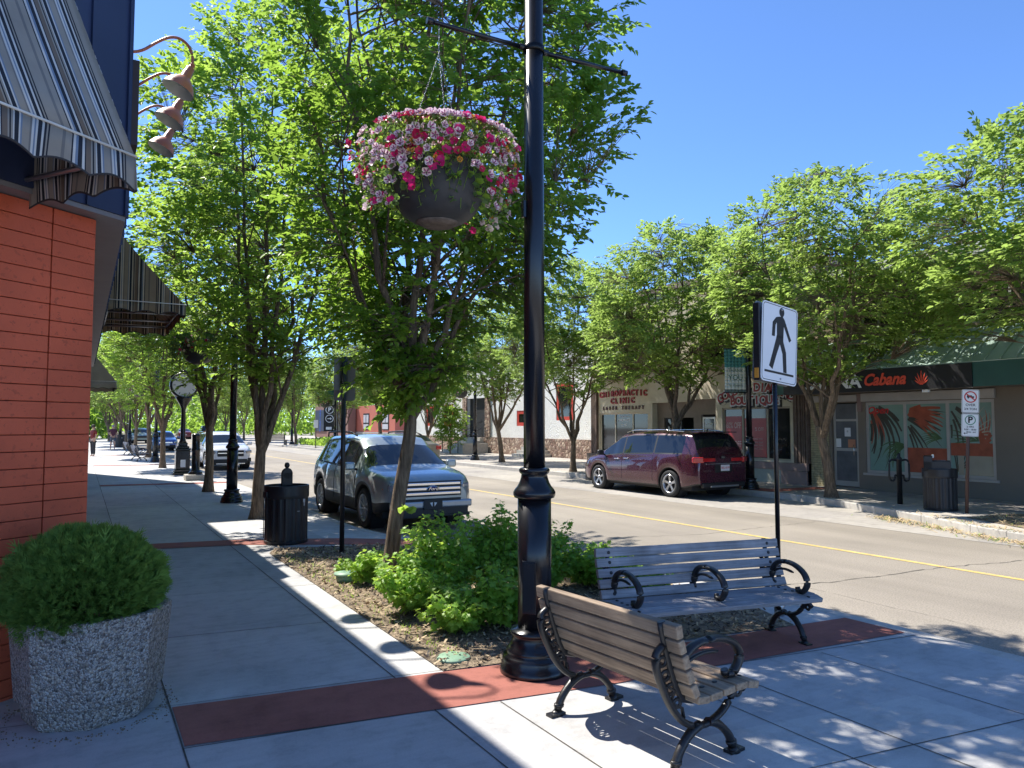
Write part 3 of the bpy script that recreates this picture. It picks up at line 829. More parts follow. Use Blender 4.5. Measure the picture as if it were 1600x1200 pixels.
nt.links.new(mixc(nt, mixc(nt, c, e, 1., 'MULTIPLY'), c2, gg.outputs[0]), b.inputs['Base Color']); b.inputs['Roughness'].default_value = .75
inv = N(nt, 'ShaderNodeMath', operation='SUBTRACT'); inv.inputs[0].default_value = 1; nt.links.new(vo.outputs['Distance'], inv.inputs[1])
bump(nt, b, inv.outputs[0], 1., .012); M['aggregate'] = m
t = thing('planter', 'octagonal exposed aggregate concrete planter in front of the red wall', 'planter', (.10, 5.22, 0), R(-2)); t.scale = (.93, .93, .97)
mb = MB(); vs = []; fs = []
prof = [(.365, 0), (.38, .02), (.395, .115), (.42, .125), (.425, .14), (.470, .625), (.465, .635), (.415, .635), (.405, .62), (.40, .50), (0.01, .50)]
for r_, z in prof:
    for j in range(8): vs.append((r_ * math.cos(j * PI / 4), r_ * math.sin(j * PI / 4), z))
for i in range(len(prof) - 1):
    for j in range(8): fs.append((i * 8 + j, i * 8 + (j + 1) % 8, (i + 1) * 8 + (j + 1) % 8, (i + 1) * 8 + j))
mb.add(vs, fs); mb.build('tub', M['aggregate'], t, bevel=.008, angle=20)
MB().lathe([(.0, .57), (.41, .57)], 8, caps=False).build('soil', M['mulch'], t)
def cedar():
    t = thing('cedar_shrub', 'round clipped dark green cedar growing in the aggregate planter', 'shrub', (.05, 5.19, .55)); t.scale = (.95, .95, .97)
    rr = random.Random(12)
    MB().tube([(0, 0, 0), (0.01, 0, .2)], .03, 8).build('stem', M['bark'], t)
    V = []; F = []
    A = Vector((.425, .425, .325)); C = Vector((0, 0, .21))
    for i in range(15000):
        d = Vector((rr.gauss(0, 1), rr.gauss(0, 1), rr.gauss(0, 1))).normalized()
        if d.z < -.75: continue
        lump = 1 + .13 * noise.noise(d * 2.4) + .10 * noise.noise(d * 7)
        k = lump * (rr.uniform(.72, 1.0) if rr.random() < .6 else rr.uniform(.93, 1.01))
        p = C + Vector((d.x * A.x, d.y * A.y, d.z * A.z)) * k
        dirn = (d + Vector((rr.gauss(0, .35), rr.gauss(0, .35), .55 + rr.gauss(0, .3)))).normalized()
        s = rr.uniform(.04, .085) * (1.6 if rr.random() < .03 else 1); x = dirn.cross(Vector((rr.gauss(0, 1), rr.gauss(0, 1), rr.gauss(0, 1)))).normalized()
        o = len(V); bend = d * rr.uniform(-.2, .3)
        # flat fan of fine scale-leaf sprays
        for u, v, l in ((0, 0, 1.), (.25, .16, .62), (.25, -.16, .62), (.5, .12, .45), (.5, -.12, .45)):
            o = len(V); b0 = p + dirn * s * u; dd = (dirn + x * v * 4 + bend * .3).normalized(); wv = x * .0042
            V += [b0 - wv, b0 + wv, b0 + dd * s * l * .6 + wv * .8, b0 + dd * s * l, b0 + dd * s * l * .6 - wv * .8]
            F.append((o, o + 1, o + 2, o + 3, o + 4))
    mb = MB(); mb.add(V, F); mb.build('foliage', M['cedar'], t, recalc=False)
cedar()
# fallen grit round the planter foot and a rusty stain
g = MB()
for i in range(420):
    a = rr.uniform(0, 2 * PI); ro = .40 + abs(rr.gauss(0, .06)); x = .09 + ro * math.cos(a); y = 5.22 + ro * math.sin(a); s = rr.uniform(.002, .007)
    g.box((x, y, s / 2), (s, s * 1.2, s), rz=a)
tag(g.build('grit', M['mulch']), 'dark grit gathered round the foot of the concrete planter', 'grit', kind='stuff')

# ------------------------------------------------------------------ irrigation boxes and low shrubs
t = thing('valve_box', 'round green irrigation box standing in the bed left of the first tree', 'irrigation box', (2.58, 8.02, 0))
M['box_green'] = mat('green_plastic', (.20, .33, .22), .55, var=.15, scale=9)
MB().lathe([(.105, 0), (.115, .05), (.115, .075), (.10, .085)], 24).build('body', M['box_green'], t)
MB().lathe([(.135, .08), (.14, .085), (.138, .10), (.02, .108)], 24).build('lid', M['box_green'], t)
t = thing('valve_box_cover', 'flat green round cover set in the mulch beside the red paving', 'irrigation cover', (2.42, 4.99, .004))
MB().lathe([(.125, 0), (.125, .014), (.118, .020), (.02, .022)], 28).build('lid', M['box_green'], t)
mb = MB()
for x, y in ((-.03, .04), (.05, -.01)): mb.lathe([(.009, .0205), (.009, .0235)], 8, TR(x, y, 0))
mb.build('screw', M['ink'], t)
ML = [(0, 0), (.28, -.10), (.18, .16), (.52, .22), (.44, .42), (.62, .62), (.34, .60), (.20, .78), (.10, .70), (0, 1.02), (-.10, .70), (-.20, .78), (-.34, .60), (-.62, .62), (-.44, .42), (-.52, .22), (-.18, .16), (-.28, -.10)]
def shrub(label, loc, rad, h, stems, seed, mt='leaf_shrub', ls=.074, group='leafy shrubs in the planting bed'):
    rr = random.Random(seed); t = thing('leafy_shrub', label, 'shrub', (loc[0], loc[1], .01), 0, group)
    st = MB(); V = []; F = []
    for i in range(stems):
        a = rr.uniform(0, 6.28); q = rr.random() ** .6 * rad; hh = h * rr.uniform(.45, 1.0) * (1 - .25 * q / rad)
        top = Vector((q * math.cos(a), q * math.sin(a), hh)); b0 = Vector((q * .25 * math.cos(a), q * .25 * math.sin(a), 0))
        pts = bez(b0, b0 + Vector((0, 0, hh * .4)) + (top - b0) * .15, top - Vector((rr.gauss(0, .03), rr.gauss(0, .03), hh * .3)), top, 8)
        st.tube(pts, [.004] * 5 + [.002] * 4, 4, caps=False)
        nl = int(20 + hh * 48)
        for j in range(nl):
            u = .12 + .88 * (j + rr.random()) / nl; f_ = u * 8; k = min(7, int(f_)); p = pts[k].lerp(pts[k + 1], f_ - k)
            th = j * 2.4 + rr.uniform(-.4, .4); el = rr.uniform(-.45, .5); off = Vector((math.cos(th) * math.cos(el), math.sin(th) * math.cos(el), math.sin(el)))
            base = p + off * rr.uniform(.012, .055) * (1.25 - u * .4)
            s = ls * rr.uniform(.55, 1.15) * (1.15 - .35 * u)
            up = (off * .35 + Vector((rr.gauss(0, .35), rr.gauss(0, .35), 1))).normalized(); d = (off - up * off.dot(up)).normalized(); x = d.cross(up)
            cup = rr.uniform(.05, .4); o = len(V)
            for lx, ly in ML: V.append(base + x * lx * s + d * ly * s + up * (abs(lx) * cup - ly * ly * .25) * s)
            V.append(base + d * .4 * s - up * .02 * s); c_ = len(V) - 1
            for q_ in range(len(ML)): F.append((o + q_, o + (q_ + 1) % len(ML), c_))
    st.build('stems', M['bark'], t, recalc=False)
    mb = MB(); mb.add(V, F); mb.build('leaves', M[mt], t, recalc=False)
    return t
shrub('small leafy shrub just left of the first tree trunk', (2.72, 7.75), .22, .42, 12, 1)
shrub('leafy shrub bulging over the pavement edge right of the first tree', (2.70, 6.35), .40, .66, 40, 2)
shrub('tall bright shrub with pointed shoots in the middle of the bed', (3.12, 6.65), .42, 1.0, 46, 3)
shrub('tall dense shrub directly left of the near lamp post', (3.66, 6.7), .46, 1.02, 50, 4)
shrub('broad shrub half hidden behind the near lamp post shaft', (4.15, 6.5), .46, .94, 44, 5)
shrub('low sunlit shrub between the lamp post and the long bench', (4.8, 6.5), .46, .56, 40, 6)
shrub('low trailing shrub at the front of the bed near the round cover', (2.78, 5.62), .34, .48, 34, 7)
shrub('low dark shrub at the foot of the near lamp post', (3.2, 5.55), .36, .62, 34, 8)
shrub('tiny young plant sprouting behind the green irrigation box', (2.68, 8.35), .12, .22, 10, 9, ls=.05)
shrub('low shrub behind the first tree trunk by the sign post', (3.3, 8.3), .28, .34, 16, 10)
shrub('low shrub behind the back of the long bench', (5.05, 5.9), .3, .36, 18, 11)
# small weeds at the bed edge
g = MB(); rr = random.Random(22)
for i in range(520):
    if rr.random() < .5: x, y = rr.gauss(2.42, .07), rr.uniform(4.95, 10.2)
    else: x, y = rr.uniform(2.3, 4.2), rr.uniform(8.0, 10.2)
    for k in range(3):
        d = Vector((rr.gauss(0, .5), rr.gauss(0, .5), .8)).normalized(); s_ = rr.uniform(.015, .045); p = Vector((x, y, .012)); xx = d.cross(Vector((0, 0, 1))).normalized() * .003
        g.add([p - xx, p + xx, p + d * s_], [(0, 1, 2)])
tag(g.build('weeds', M['leaf_shrub'], recalc=False), 'tiny weeds and grass blades scattered over the planting bed', 'weeds', kind='stuff')
# ------------------------------------------------------------------ corner building on the left
M['red_block'] = mat('orange_red_painted_block', (.58, .105, .045), .6, var=.14, scale=2.2, bscale=70, bstr=.5, bdist=.006, fine=26, finecol=(.46, .08, .035))
M['red_mortar'] = mat('dark_red_mortar', (.30, .05, .03), .8, var=.15)
M['navy'] = mat('navy_metal_siding', (.022, .035, .085), .45, var=.12, scale=1.5)
M['soffit'] = mat('grey_soffit', (.20, .20, .21), .5, var=.1)
M['brown_board'] = mat('brown_sign_edge', (.05, .03, .025), .5)
cb = thing('corner_building', 'orange red block building with navy metal upper storey at the left edge', 'building', (0, 0, 0))
A = Vector((.05, 6.0, 0)); U = Vector((-.792, -.61, 0)).normalized(); NN = Vector((.61, -.792, 0)).normalized()
Bc = A + U * 4.2
mb = MB(); mb.prism([(A.x - .03, A.y + .02), (Bc.x, Bc.y + .04), (-14, Bc.y + .04), (-14, 21.28), (A.x - .03, 21.28)], -.1, 3.19)
mb.build('wall', M['red_mortar'], cb)
mb = MB(); frame_ch = Matrix(((U.x, NN.x, 0, A.x), (U.y, NN.y, 0, A.y), (0, 0, 1, 0), (0, 0, 0, 1)))
rr = random.Random(2)
z = 3.19; row = 0
while z > 0:
    xs = [0, .325] + [.325 + .405 * k for k in range(1, 10)]
    for i in range(len(xs) - 1):
        mb.box(((xs[i] + xs[i + 1]) / 2, -.004 + rr.uniform(-.0012, .0012), z - .0545), (xs[i + 1] - xs[i] - .009, .035, .1048), frame_ch)
    y0 = 6.0
    for i in range(37):
        mb.box((A.x - .0145, 6.0 + .21 + .405 * i, z - .0545), (.035, .397, .1048))
    z -= .1093; row += 1
mb.build('block_facing', M['red_block'], cb, bevel=.004)
mb = MB()   # street front shop windows
for y0 in (8.2, 11.2, 15.2): mb.bb(.04, .07, y0, y0 + 2.4, .7, 2.4)
mb.build('shop_window', M['dark_glass'], cb)
UO = .19
P0 = A + Vector((UO, 0, 0)); P0.y = 6.0 - .06
q0 = P0; q1 = P0 + U * 4.3
mb = MB(); mb.prism([(q0.x, q0.y), (q1.x, q1.y), (-14, q1.y), (-14, 21.28), (q0.x, 21.28)], 3.23, 6.38)
fr2 = Matrix(((U.x, NN.x, 0, q0.x), (U.y, NN.y, 0, q0.y), (0, 0, 1, 0), (0, 0, 0, 1)))
for i in range(0, 14): mb.box((.012 + .30 * i, .008, 4.8), (.022, .022, 3.14), fr2)
for i in range(0, 50): mb.box((q0.x + .008, 6.0 + .30 * i, 4.8), (.022, .022, 3.14))
mb.build('upper_siding', M['navy'], cb)
mb = MB(); mb.prism([(q0.x - .005, q0.y + .01), (q1.x, q1.y + .01), (-13.9, q1.y + .01), (-13.9, 21.2), (q0.x - .005, 21.2)], 3.195, 3.228)
mb.build('soffit', M['soffit'], cb)
mb = MB(); mb.prism([(q0.x + .03, q0.y - .02), (q1.x + .03, q1.y - .02), (-14, q1.y), (-14, 21.3), (q0.x + .03, 21.3)], 6.38, 6.46)
mb.build('roof', M['roof'], cb)
mb = MB(); mb.bb(q0.x + .015, q0.x + .085, 6.42, 12.6, 3.93, 4.62); mb.build('sign_board', M['brown_board'], cb, bevel=.004)

# second taller building and a low one beyond
M['tan_brick'] = mat('tan_brick', (.35, .25, .17), .85, var=.15, bscale=30, bstr=.3)
t = thing('brick_building', 'tall tan brick building beyond the corner building on the left pavement', 'building')
MB().bb(-13, .08, 21.32, 31.35, -.1, 10.55).build('wall', M['tan_brick'], t)
MB().bb(-13.1, .16, 21.3, 31.4, 10.56, 10.62).build('roof', M['roof'], t)
mb = MB()
for z in (4.6, 7.4):
    for y in (22.4, 25.2, 28.2): mb.bb(.06, .10, y, y + 1.4, z, z + 1.8)
mb.bb(.06, .10, 22.2, 25.4, .6, 2.7); mb.bb(.06, .10, 27.4, 30.4, .6, 2.7)
mb.build('window', M['dark_glass'], t)

# ------------------------------------------------------------------ awnings
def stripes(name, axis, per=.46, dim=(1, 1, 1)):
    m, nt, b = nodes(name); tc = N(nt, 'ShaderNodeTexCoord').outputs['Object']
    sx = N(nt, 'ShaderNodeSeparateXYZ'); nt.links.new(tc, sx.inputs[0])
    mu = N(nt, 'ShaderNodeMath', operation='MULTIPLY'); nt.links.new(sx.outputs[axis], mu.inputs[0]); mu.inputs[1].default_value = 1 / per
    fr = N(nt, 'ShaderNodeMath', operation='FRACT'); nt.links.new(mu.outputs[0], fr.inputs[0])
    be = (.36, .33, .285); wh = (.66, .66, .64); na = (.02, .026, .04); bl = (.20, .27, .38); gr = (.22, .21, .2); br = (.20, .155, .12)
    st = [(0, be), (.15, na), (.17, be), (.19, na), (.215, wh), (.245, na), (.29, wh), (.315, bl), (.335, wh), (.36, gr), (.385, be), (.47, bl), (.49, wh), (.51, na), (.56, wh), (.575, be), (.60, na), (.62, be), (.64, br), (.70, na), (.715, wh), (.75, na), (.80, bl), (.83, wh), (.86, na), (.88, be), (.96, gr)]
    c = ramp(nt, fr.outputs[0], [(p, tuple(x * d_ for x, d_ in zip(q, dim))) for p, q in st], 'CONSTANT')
    n = noise_tex(nt, tc, 5, 4); c = mixc(nt, c, ramp(nt, n, [(.3, (.85,) * 3), (.7, (1.05,) * 3)]), 1., 'MULTIPLY')
    nt.links.new(c, b.inputs['Base Color']); b.inputs['Roughness'].default_value = .8
    bump(nt, b, noise_tex(nt, tc, 3, 3), .5, .03)
    tr = N(nt, 'ShaderNodeBsdfTranslucent'); nt.links.new(c, tr.inputs['Color'])
    mx = N(nt, 'ShaderNodeMixShader'); mx.inputs[0].default_value = .22
    nt.links.new(b.outputs[0], mx.inputs[1]); nt.links.new(tr.outputs[0], mx.inputs[2]); nt.links.new(mx.outputs[0], nt.nodes['Material Output'].inputs['Surface'])
    return m
M['stripe_x'] = stripes('striped_awning_canvas', 0); M['stripe_y'] = stripes('striped_awning_side_canvas', 1)
def awning(label, Mx, width, zt, zf, proj, val, mx, my, ends=(0, 1), scal=.30, group='striped canvas awnings'):
    """local x along the wall, y out of the wall; Mx places it"""
    t = thing('awning', label, 'awning', (0, 0, 0), 0, group); t.matrix_world = Mx
    cols = max(8, int(width / .05)); V = []; F = []
    rows = [(0, zt)] + [(proj * k / 8, zt + (zf - zt) * k / 8 - .035 * math.sin(PI * k / 8)) for k in range(1, 9)]
    for i in range(cols + 1):
        x = width * i / cols; sag = .012 * abs(math.sin(PI * x / 1.2))
        for k, (y, z) in enumerate(rows): V.append((x, y, z - sag * math.sin(PI * k / 8)))
    nr = len(rows)
    for i in range(cols):
        for k in range(nr - 1): F.append((i * nr + k, (i + 1) * nr + k, (i + 1) * nr + k + 1, i * nr + k + 1))
    mb = MB(); mb.add(V, F, None, 0, True)
    o = mb.build('canopy', mx, t, recalc=False); s = o.modifiers.new('Solidify', 'SOLIDIFY'); s.thickness = .004
    def valance(p, q, name, m_):
        L_ = (q - p).length; k = max(6, int(L_ / .025)); V = []; F = []; d = (q - p).normalized(); nn = Vector((-d.y, d.x, 0))
        for i in range(k + 1):
            u = L_ * i / k; c = p + d * u; w1 = .018 * math.sin(u * 9 + p.x) ; dr = val - .045 * abs(math.sin(PI * u / scal))
            V += [c, c + nn * w1 * .5 - Vector((0, 0, dr * .5)), c + nn * w1 - Vector((0, 0, dr)), c + nn * w1 - Vector((0, 0, dr + .012))]
        for i in range(k):
            for j in range(3): F.append((i * 4 + j, (i + 1) * 4 + j, (i + 1) * 4 + j + 1, i * 4 + j + 1))
        mb = MB(); mb.add(V, F, None, 0, True)
        for i in range(2, len(mb.m), 3): mb.m[i] = 1
        o = mb.build(name, [m_, M['trim_dark']], t, recalc=False); s = o.modifiers.new('Solidify', 'SOLIDIFY'); s.thickness = .003
    valance(Vector((0, proj, zf)), Vector((width, proj, zf)), 'front_valance', mx)
    for e in ends:
        x = width * e
        mb = MB(); mb.add([(x, 0, zf), (x, 0, zt)] + [(x, y, z) for y, z in rows[1:]], [tuple(range(2 + len(rows) - 1))])
        o = mb.build('side_panel', my, t, recalc=False); s = o.modifiers.new('Solidify', 'SOLIDIFY'); s.thickness = .003
        valance(Vector((x, .01, zf)), Vector((x, proj, zf)), 'side_valance', my)
    mb = MB()
    mb.tube([(0, proj + .004, zf + .012), (width, proj + .004, zf + .012)], .007, 6)
    for e in ends: mb.tube([(width * e, 0.01, zf + .012), (width * e, proj + .004, zf + .012)], .006, 6)
    mb.build('piping', M['white'], t)
    mb = MB()
    mb.tube([(.02, proj - .03, zf - .01), (width - .02, proj - .03, zf - .01)], .014, 6)
    mb.tube([(.03, .02, zf - .03), (width - .02, .02, zf - .03)], .02, 6)
    for x in ([.05, width - .05] + [width * k / 3 for k in (1, 2)]): mb.tube([(x, .02, zf - .03), (x, proj - .03, zf - .01)], .016, 6)
    mb.build('frame', M['steel'], t)
    return t
M['trim_dark'] = mat('dark_awning_binding', (.03, .03, .035), .7)
# chamfer awning: local x runs away along the wall to the near left, local y out of the wall
W = Vector((-.39, 5.64, 0)) + NN * .10
Mx = Matrix(((U.x, NN.x, 0, W.x), (U.y, NN.y, 0, W.y), (0, 0, 1, 0), (0, 0, 0, 1)))
awning('big sunlit striped awning over the red wall at the top left corner', Mx, 3.6, 5.15, 3.30, .93, .19, M['stripe_x'], M['stripe_y'])
# second awning on the street front: local x -> +Y, local y -> +X
Mx = Matrix(((0, 1, 0, .25), (1, 0, 0, 10.9), (0, 0, 1, 0), (0, 0, 0, 1)))
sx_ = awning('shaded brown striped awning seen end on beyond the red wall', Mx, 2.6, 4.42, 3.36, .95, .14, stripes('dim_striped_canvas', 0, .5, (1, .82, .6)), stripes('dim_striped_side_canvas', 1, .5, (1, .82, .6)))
for ch in kids(sx_):
    pass
Mx = Matrix(((0, 1, 0, .09), (1, 0, 0, 25.4), (0, 0, 1, 0), (0, 0, 0, 1)))
M['grey_canvas'] = mat('grey_canvas', (.33, .30, .25), .8); 
awning('small plain grey awning with dark edge just past the red wall', Mx, 2.6, 4.2, 3.05, .82, .22, M['trim_dark'], M['grey_canvas'], group=None)

# ------------------------------------------------------------------ gooseneck sign lamps
M['copper'] = mat('copper_brown_paint', (.56, .19, .10), .42, var=.1)
def gooseneck(label, y):
    t = thing('gooseneck_lamp', label, 'wall lamp', (.24, y, 5.50), 0, 'copper gooseneck lamps on the corner building')
    mb = MB(); mb.tube(crom([(0, 0, -.02), (.10, 0, -.035), (.20, 0, .01), (.32, 0, .12), (.43, 0, .20), (.53, 0, .215), (.615, 0, .16), (.655, 0, .06), (.655, 0, -.05)], 5), .0145, 10)
    mb.lathe([(.05, 0), (.05, .012), (.02, .02)], 14, TR(0, 0, -.02, ry=R(90)))
    mb.build('arm', M['copper'], t)
    T = TR(.655, 0, -.04, ry=R(24))
    mb = MB().lathe([(.022, .02), (.026, .0), (.026, -.03), (.042, -.035), (.044, -.09), (.050, -.095), (.050, -.155), (.066, -.168), (.080, -.185), (.100, -.205), (.128, -.240), (.150, -.285), (.158, -.315), (.163, -.322)], 32, T, caps=False)
    mb.lathe([(.001, 0), (.03, 0)], 20, T, caps=False)
    o = mb.build('lamp_shade', M['copper'], t, recalc=True)
    mb = MB().lathe([(.160, -.3225), (.154, -.312), (.146, -.285), (.123, -.242), (.095, -.208), (.06, -.178), (.001, -.17)], 32, T, caps=False)
    mb.build('shade_lining', M['white'], t)
    mb = MB().lathe([(.001, -.171), (.025, -.18), (.04, -.22), (.035, -.25), (.001, -.26)], 14, T, caps=False); mb.build('bulb', M['white_paint'], t)
    return t
gooseneck('copper gooseneck lamp nearest the viewer, highest in the photo', 8.12)
gooseneck('middle copper gooseneck lamp of the three', 9.02)
gooseneck('farthest copper gooseneck lamp, lowest in the photo', 10.0)

# ------------------------------------------------------------------ buildings opposite (front plane x = FX)
FX = 18.2
def wallbox(mb, y0, y1, z0, z1, x0=FX, x1=None, mi=0): mb.bb(x0, x1 or x0 + .3, min(y0, y1), max(y0, y1), z0, z1, None, mi)
def wall_with_holes(mb, y0, y1, z0, z1, holes, x=FX, th=.25, mi=0):
    """front wall split round rectangular openings (ya, yb, za, zb)"""
    ys_ = sorted({y0, y1, *[h[0] for h in holes], *[h[1] for h in holes]}); zs_ = sorted({z0, z1, *[h[2] for h in holes], *[h[3] for h in holes]})
    for i in range(len(ys_) - 1):
        run = None
        for j in range(len(zs_) - 1):
            cy_, cz_ = (ys_[i] + ys_[i + 1]) / 2, (zs_[j] + zs_[j + 1]) / 2
            solid = not any(h[0] < cy_ < h[1] and h[2] < cz_ < h[3] for h in holes)
            if solid and run is None: run = zs_[j]
            if (not solid) and run is not None: mb.bb(x, x + th, ys_[i], ys_[i + 1], run, zs_[j], None, mi); run = None
        if run is not None: mb.bb(x, x + th, ys_[i], ys_[i + 1], run, z1, None, mi)
def window(parent, y0, y1, z0, z1, x=FX, rec=.10, fm=None, muls=(), pane=None, fw=.05, name='window', pmat=None):
    mb = MB(); fm = fm or M['frame']
    a, b_ = x + rec - .03, x + rec + .04
    mb.bb(a, b_, y0 + .002, y0 + fw, z0 + .002, z1 - .002); mb.bb(a, b_, y1 - fw, y1 - .002, z0 + .002, z1 - .002)
    mb.bb(a + .002, b_ - .002, y0 + fw, y1 - fw, z0 + .002, z0 + fw); mb.bb(a + .002, b_ - .002, y0 + fw, y1 - fw, z1 - fw, z1 - .002)
    for m_ in muls: mb.bb(a + .004, b_ - .004, m_ - fw / 2, m_ + fw / 2, z0 + fw, z1 - fw)
    f = mb.build(name, fm, parent)
    mb = MB(); mb.bb(x + rec + .005, x + rec + .02, y0 + fw * .5, y1 - fw * .5, z0 + fw * .5, z1 - fw * .5)
    mb.build('pane', pmat or M['dark_glass'], f)
    return f
# text on the facade facing -x: local x of text -> -y (reads left to right for us), local y -> z, normal -> -x
def facing(x, y, z, roll=0):
    return Matrix(((0, 0, -1, x), (-1, 0, 0, y), (0, 1, 0, z), (0, 0, 0, 1))) @ Matrix.Rotation(roll, 4, 'Z')

# --- green awning shop
gs = thing('green_awning_shop', 'brown shop with green metal awning, black fascia and palm leaf windows', 'building')
mb = MB(); holes = [(9.05, 12.3, .46, 2.34), (12.52, 13.35, .04, 2.35)]
wall_with_holes(mb, 8.42, 13.42, -.1, 2.6, holes, FX, .3)
mb.bb(FX, FX + .25, -6, 4.4, -.1, 2.6); mb.bb(FX + 1.5, FX + 1.7, 4.4, 8.42, -.1, 2.6)
mb.bb(FX, FX + 1.5, 8.424, 8.6, -.1, 2.6) if False else None
mb.bb(FX + .3, FX + 1.7, 8.42, 8.6, -.1, 2.6)
mb.build('wall', M['taupe'], gs)
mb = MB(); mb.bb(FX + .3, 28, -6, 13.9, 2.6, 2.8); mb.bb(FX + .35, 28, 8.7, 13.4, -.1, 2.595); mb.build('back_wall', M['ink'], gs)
# roller shutter housings
mb = MB(); mb.bb(FX - .10, FX - .003, 9.0, 12.36, 2.36, 2.58); mb.bb(FX - .08, FX - .003, 12.5, 13.9, 2.38, 2.56); mb.build('shutter_box', M['frame'], gs, bevel=.01)
mb = MB(); mb.bb(FX - .05, FX - .003, 12.38, 12.5, 2.1, 2.58); mb.build('downpipe_box', M['mauve'], gs)
# window with palm transfer
M['mint_pane'] = mat('mint_window_film', (.23, .36, .30), .12, var=.12, scale=.8, spec=.8)
M['sand_pane'] = mat('sand_window_film', (.40, .36, .27), .15, var=.15, scale=.9)
M['palm_dark'] = mat('dark_palm_print', (.06, .055, .04), .35, var=.3, scale=4)
M['palm_green'] = mat('green_palm_print', (.07, .14, .05), .35, var=.3, scale=4)
M['palm_red'] = mat('rust_palm_print', (.36, .085, .045), .35, var=.25, scale=4)
wn = window(gs, 9.05, 12.3, .46, 2.34, FX, .06, M['frame'], (10.14, 11.22), fw=.075, pmat=M['mint_pane'])
bays = [(11.26, 12.22, .54, 2.26), (10.18, 11.18, .54, 2.26), (9.13, 10.10, .54, 2.26)]
def frond(mb, cy_, cz_, ang, ln, n, spread, wd, bay, mi, curve=0., seed=0):
    """fan palm: blades radiating from a centre, clipped to the bay"""
    rr = random.Random(seed); lvl = FX + .0655 - .001 * (len(mb.f) % 50) * .04
    for k in range(n):
        a = ang + spread * ((k + .5) / n - .5) + rr.uniform(-.02, .02); L_ = ln * rr.uniform(.82, 1.05)
        pts = []
        for j in range(9):
            u = j / 8; aa = a + curve * u * u; pts.append((cy_ - L_ * u * math.cos(aa), cz_ + L_ * u * math.sin(aa), wd * math.sin(PI * min(1, u * .9 + .06)) * (1 - u * .5)))
        for j in range(8):
            (y1, z1, w1), (y2, z2, w2) = pts[j], pts[j + 1]
            d = Vector((y2 - y1, z2 - z1)); 
            if d.length < 1e-6: continue
            d.normalize(); nx, nz = -d.y, d.x
            q = [(y1 + nx * w1, z1 + nz * w1), (y2 + nx * w2, z2 + nz * w2), (y2 - nx * w2, z2 - nz * w2), (y1 - nx * w1, z1 - nz * w1)]
            if all(bay[0] < p[0] < bay[1] and bay[2] < p[1] < bay[3] for p in q):
                x = lvl - .0004 * (k % 5)
                mb.add([(x, *q[0]), (x, *q[1]), (x, *q[2]), (x, *q[3])], [(0, 1, 2, 3)], None, mi)
mb = MB()
b1, b2_, b3 = bays
mb.bb(FX + .0605, FX + .0645, b2_[0], b2_[1], b2_[2], 1.16, None, 2); mb.bb(FX + .0605, FX + .0645, b3[0], b3[1], 1.0, 1.30, None, 2)
mb.bb(FX + .0600, FX + .0640, b3[0], 9.72, b3[2], 1.0, None, 3)
mb.bb(FX + .0620, FX + .0645, 9.80, 9.93, b3[2], 1.0, None, 3)
frond(mb, 12.35, 2.42, R(-50), 1.95, 13, R(66), .045, b1, 0, -.5, 1)
frond(mb, 12.30, 2.30, R(-62), 1.2, 5, R(36), .050, b1, 2, -.3, 9)
frond(mb, 11.2, 1.22, R(188), .78, 8, R(60), .024, b1, 1, .5, 2)
frond(mb, 11.30, 1.95, R(-30), 1.35, 13, R(95), .034, b2_, 0, -.15, 3)
frond(mb, 11.25, 2.1, R(-12), 1.2, 9, R(60), .055, b2_, 2, -.12, 4)
frond(mb, 11.05, .50, R(78), .60, 9, R(80), .014, b2_, 3, .1, 5)
frond(mb, 10.30, 1.40, R(165), .55, 8, R(60), .016, b2_, 1, .3, 6)
frond(mb, 9.45, 1.35, R(140), .85, 11, R(110), .020, b3, 1, .2, 7)
frond(mb, 9.40, 1.2, R(60), .9, 10, R(80), .030, b3, 2, .2, 8)
frond(mb, 9.98, .60, R(60), .75, 8, R(70), .018, b3, 0, .2, 10)
frond(mb, 10.25, 2.35, R(-55), 1.4, 9, R(60), .035, b3, 0, -.3, 12)
frond(mb, 9.6, 1.5, R(40), .8, 8, R(120), .020, b3, 3, -.2, 13)
mb.build('palm_print', [M['palm_dark'], M['palm_green'], M['palm_red'], M['sand_pane']], wn, recalc=False)
mb = MB(); add_text(mb, 'Open', .26, facing(FX + .058, 11.98, 2.12), shear=.3, bold=.006); mb.build('open_sign', M['neon_red'] if 'neon_red' in M else M['red_ink'], wn, recalc=False)
mb = MB(); mb.bb(FX - .03, FX + .02, 8.98, 12.38, .40, .46); mb.build('sill', M['frame'], wn)
# shop door
dr = MB(); y0, y1 = 12.54, 13.32
mbd = MB(); mbd.bb(FX + .06, FX + .11, y0, y0 + .07, .06, 2.33); mbd.bb(FX + .06, FX + .11, y1 - .07, y1, .06, 2.33); mbd.bb(FX + .062, FX + .108, y0 + .07, y1 - .07, 1.84, 1.90); mbd.bb(FX + .062, FX + .108, y0 + .07, y1 - .07, 1.02, 1.10); mbd.bb(FX + .05, FX + .112, y0 + .07, y1 - .07, .06, .20)
door = mbd.build('door', M['frame'], gs)
MB().bb(FX + .08, FX + .095, y0 + .05, y1 - .05, .12, 2.32).build('pane', mat('grey_door_glass', (.13, .14, .15), .2, var=.2), door)
MB().bb(FX + .07, FX + .078, 12.80, 12.98, 1.42, 1.66).build('notice', M['white_paint'], door); MB().bb(FX + .07, FX + .078, 13.10, 13.26, 1.12, 1.36).build('notice', M['white_paint'], door)
mb = MB(); add_text(mb, 'G', .07, facing(FX + .069, 12.89, 1.56), extrude=.001); mb.build('notice_mark', M['ink'], door, recalc=False)
mb = MB(); mb.bb(FX + .07, FX + .078, 12.66, 12.88, 1.12, 1.34); mb.build('orange_notice', mat('orange_notice', (.5, .22, .12), .6), door)
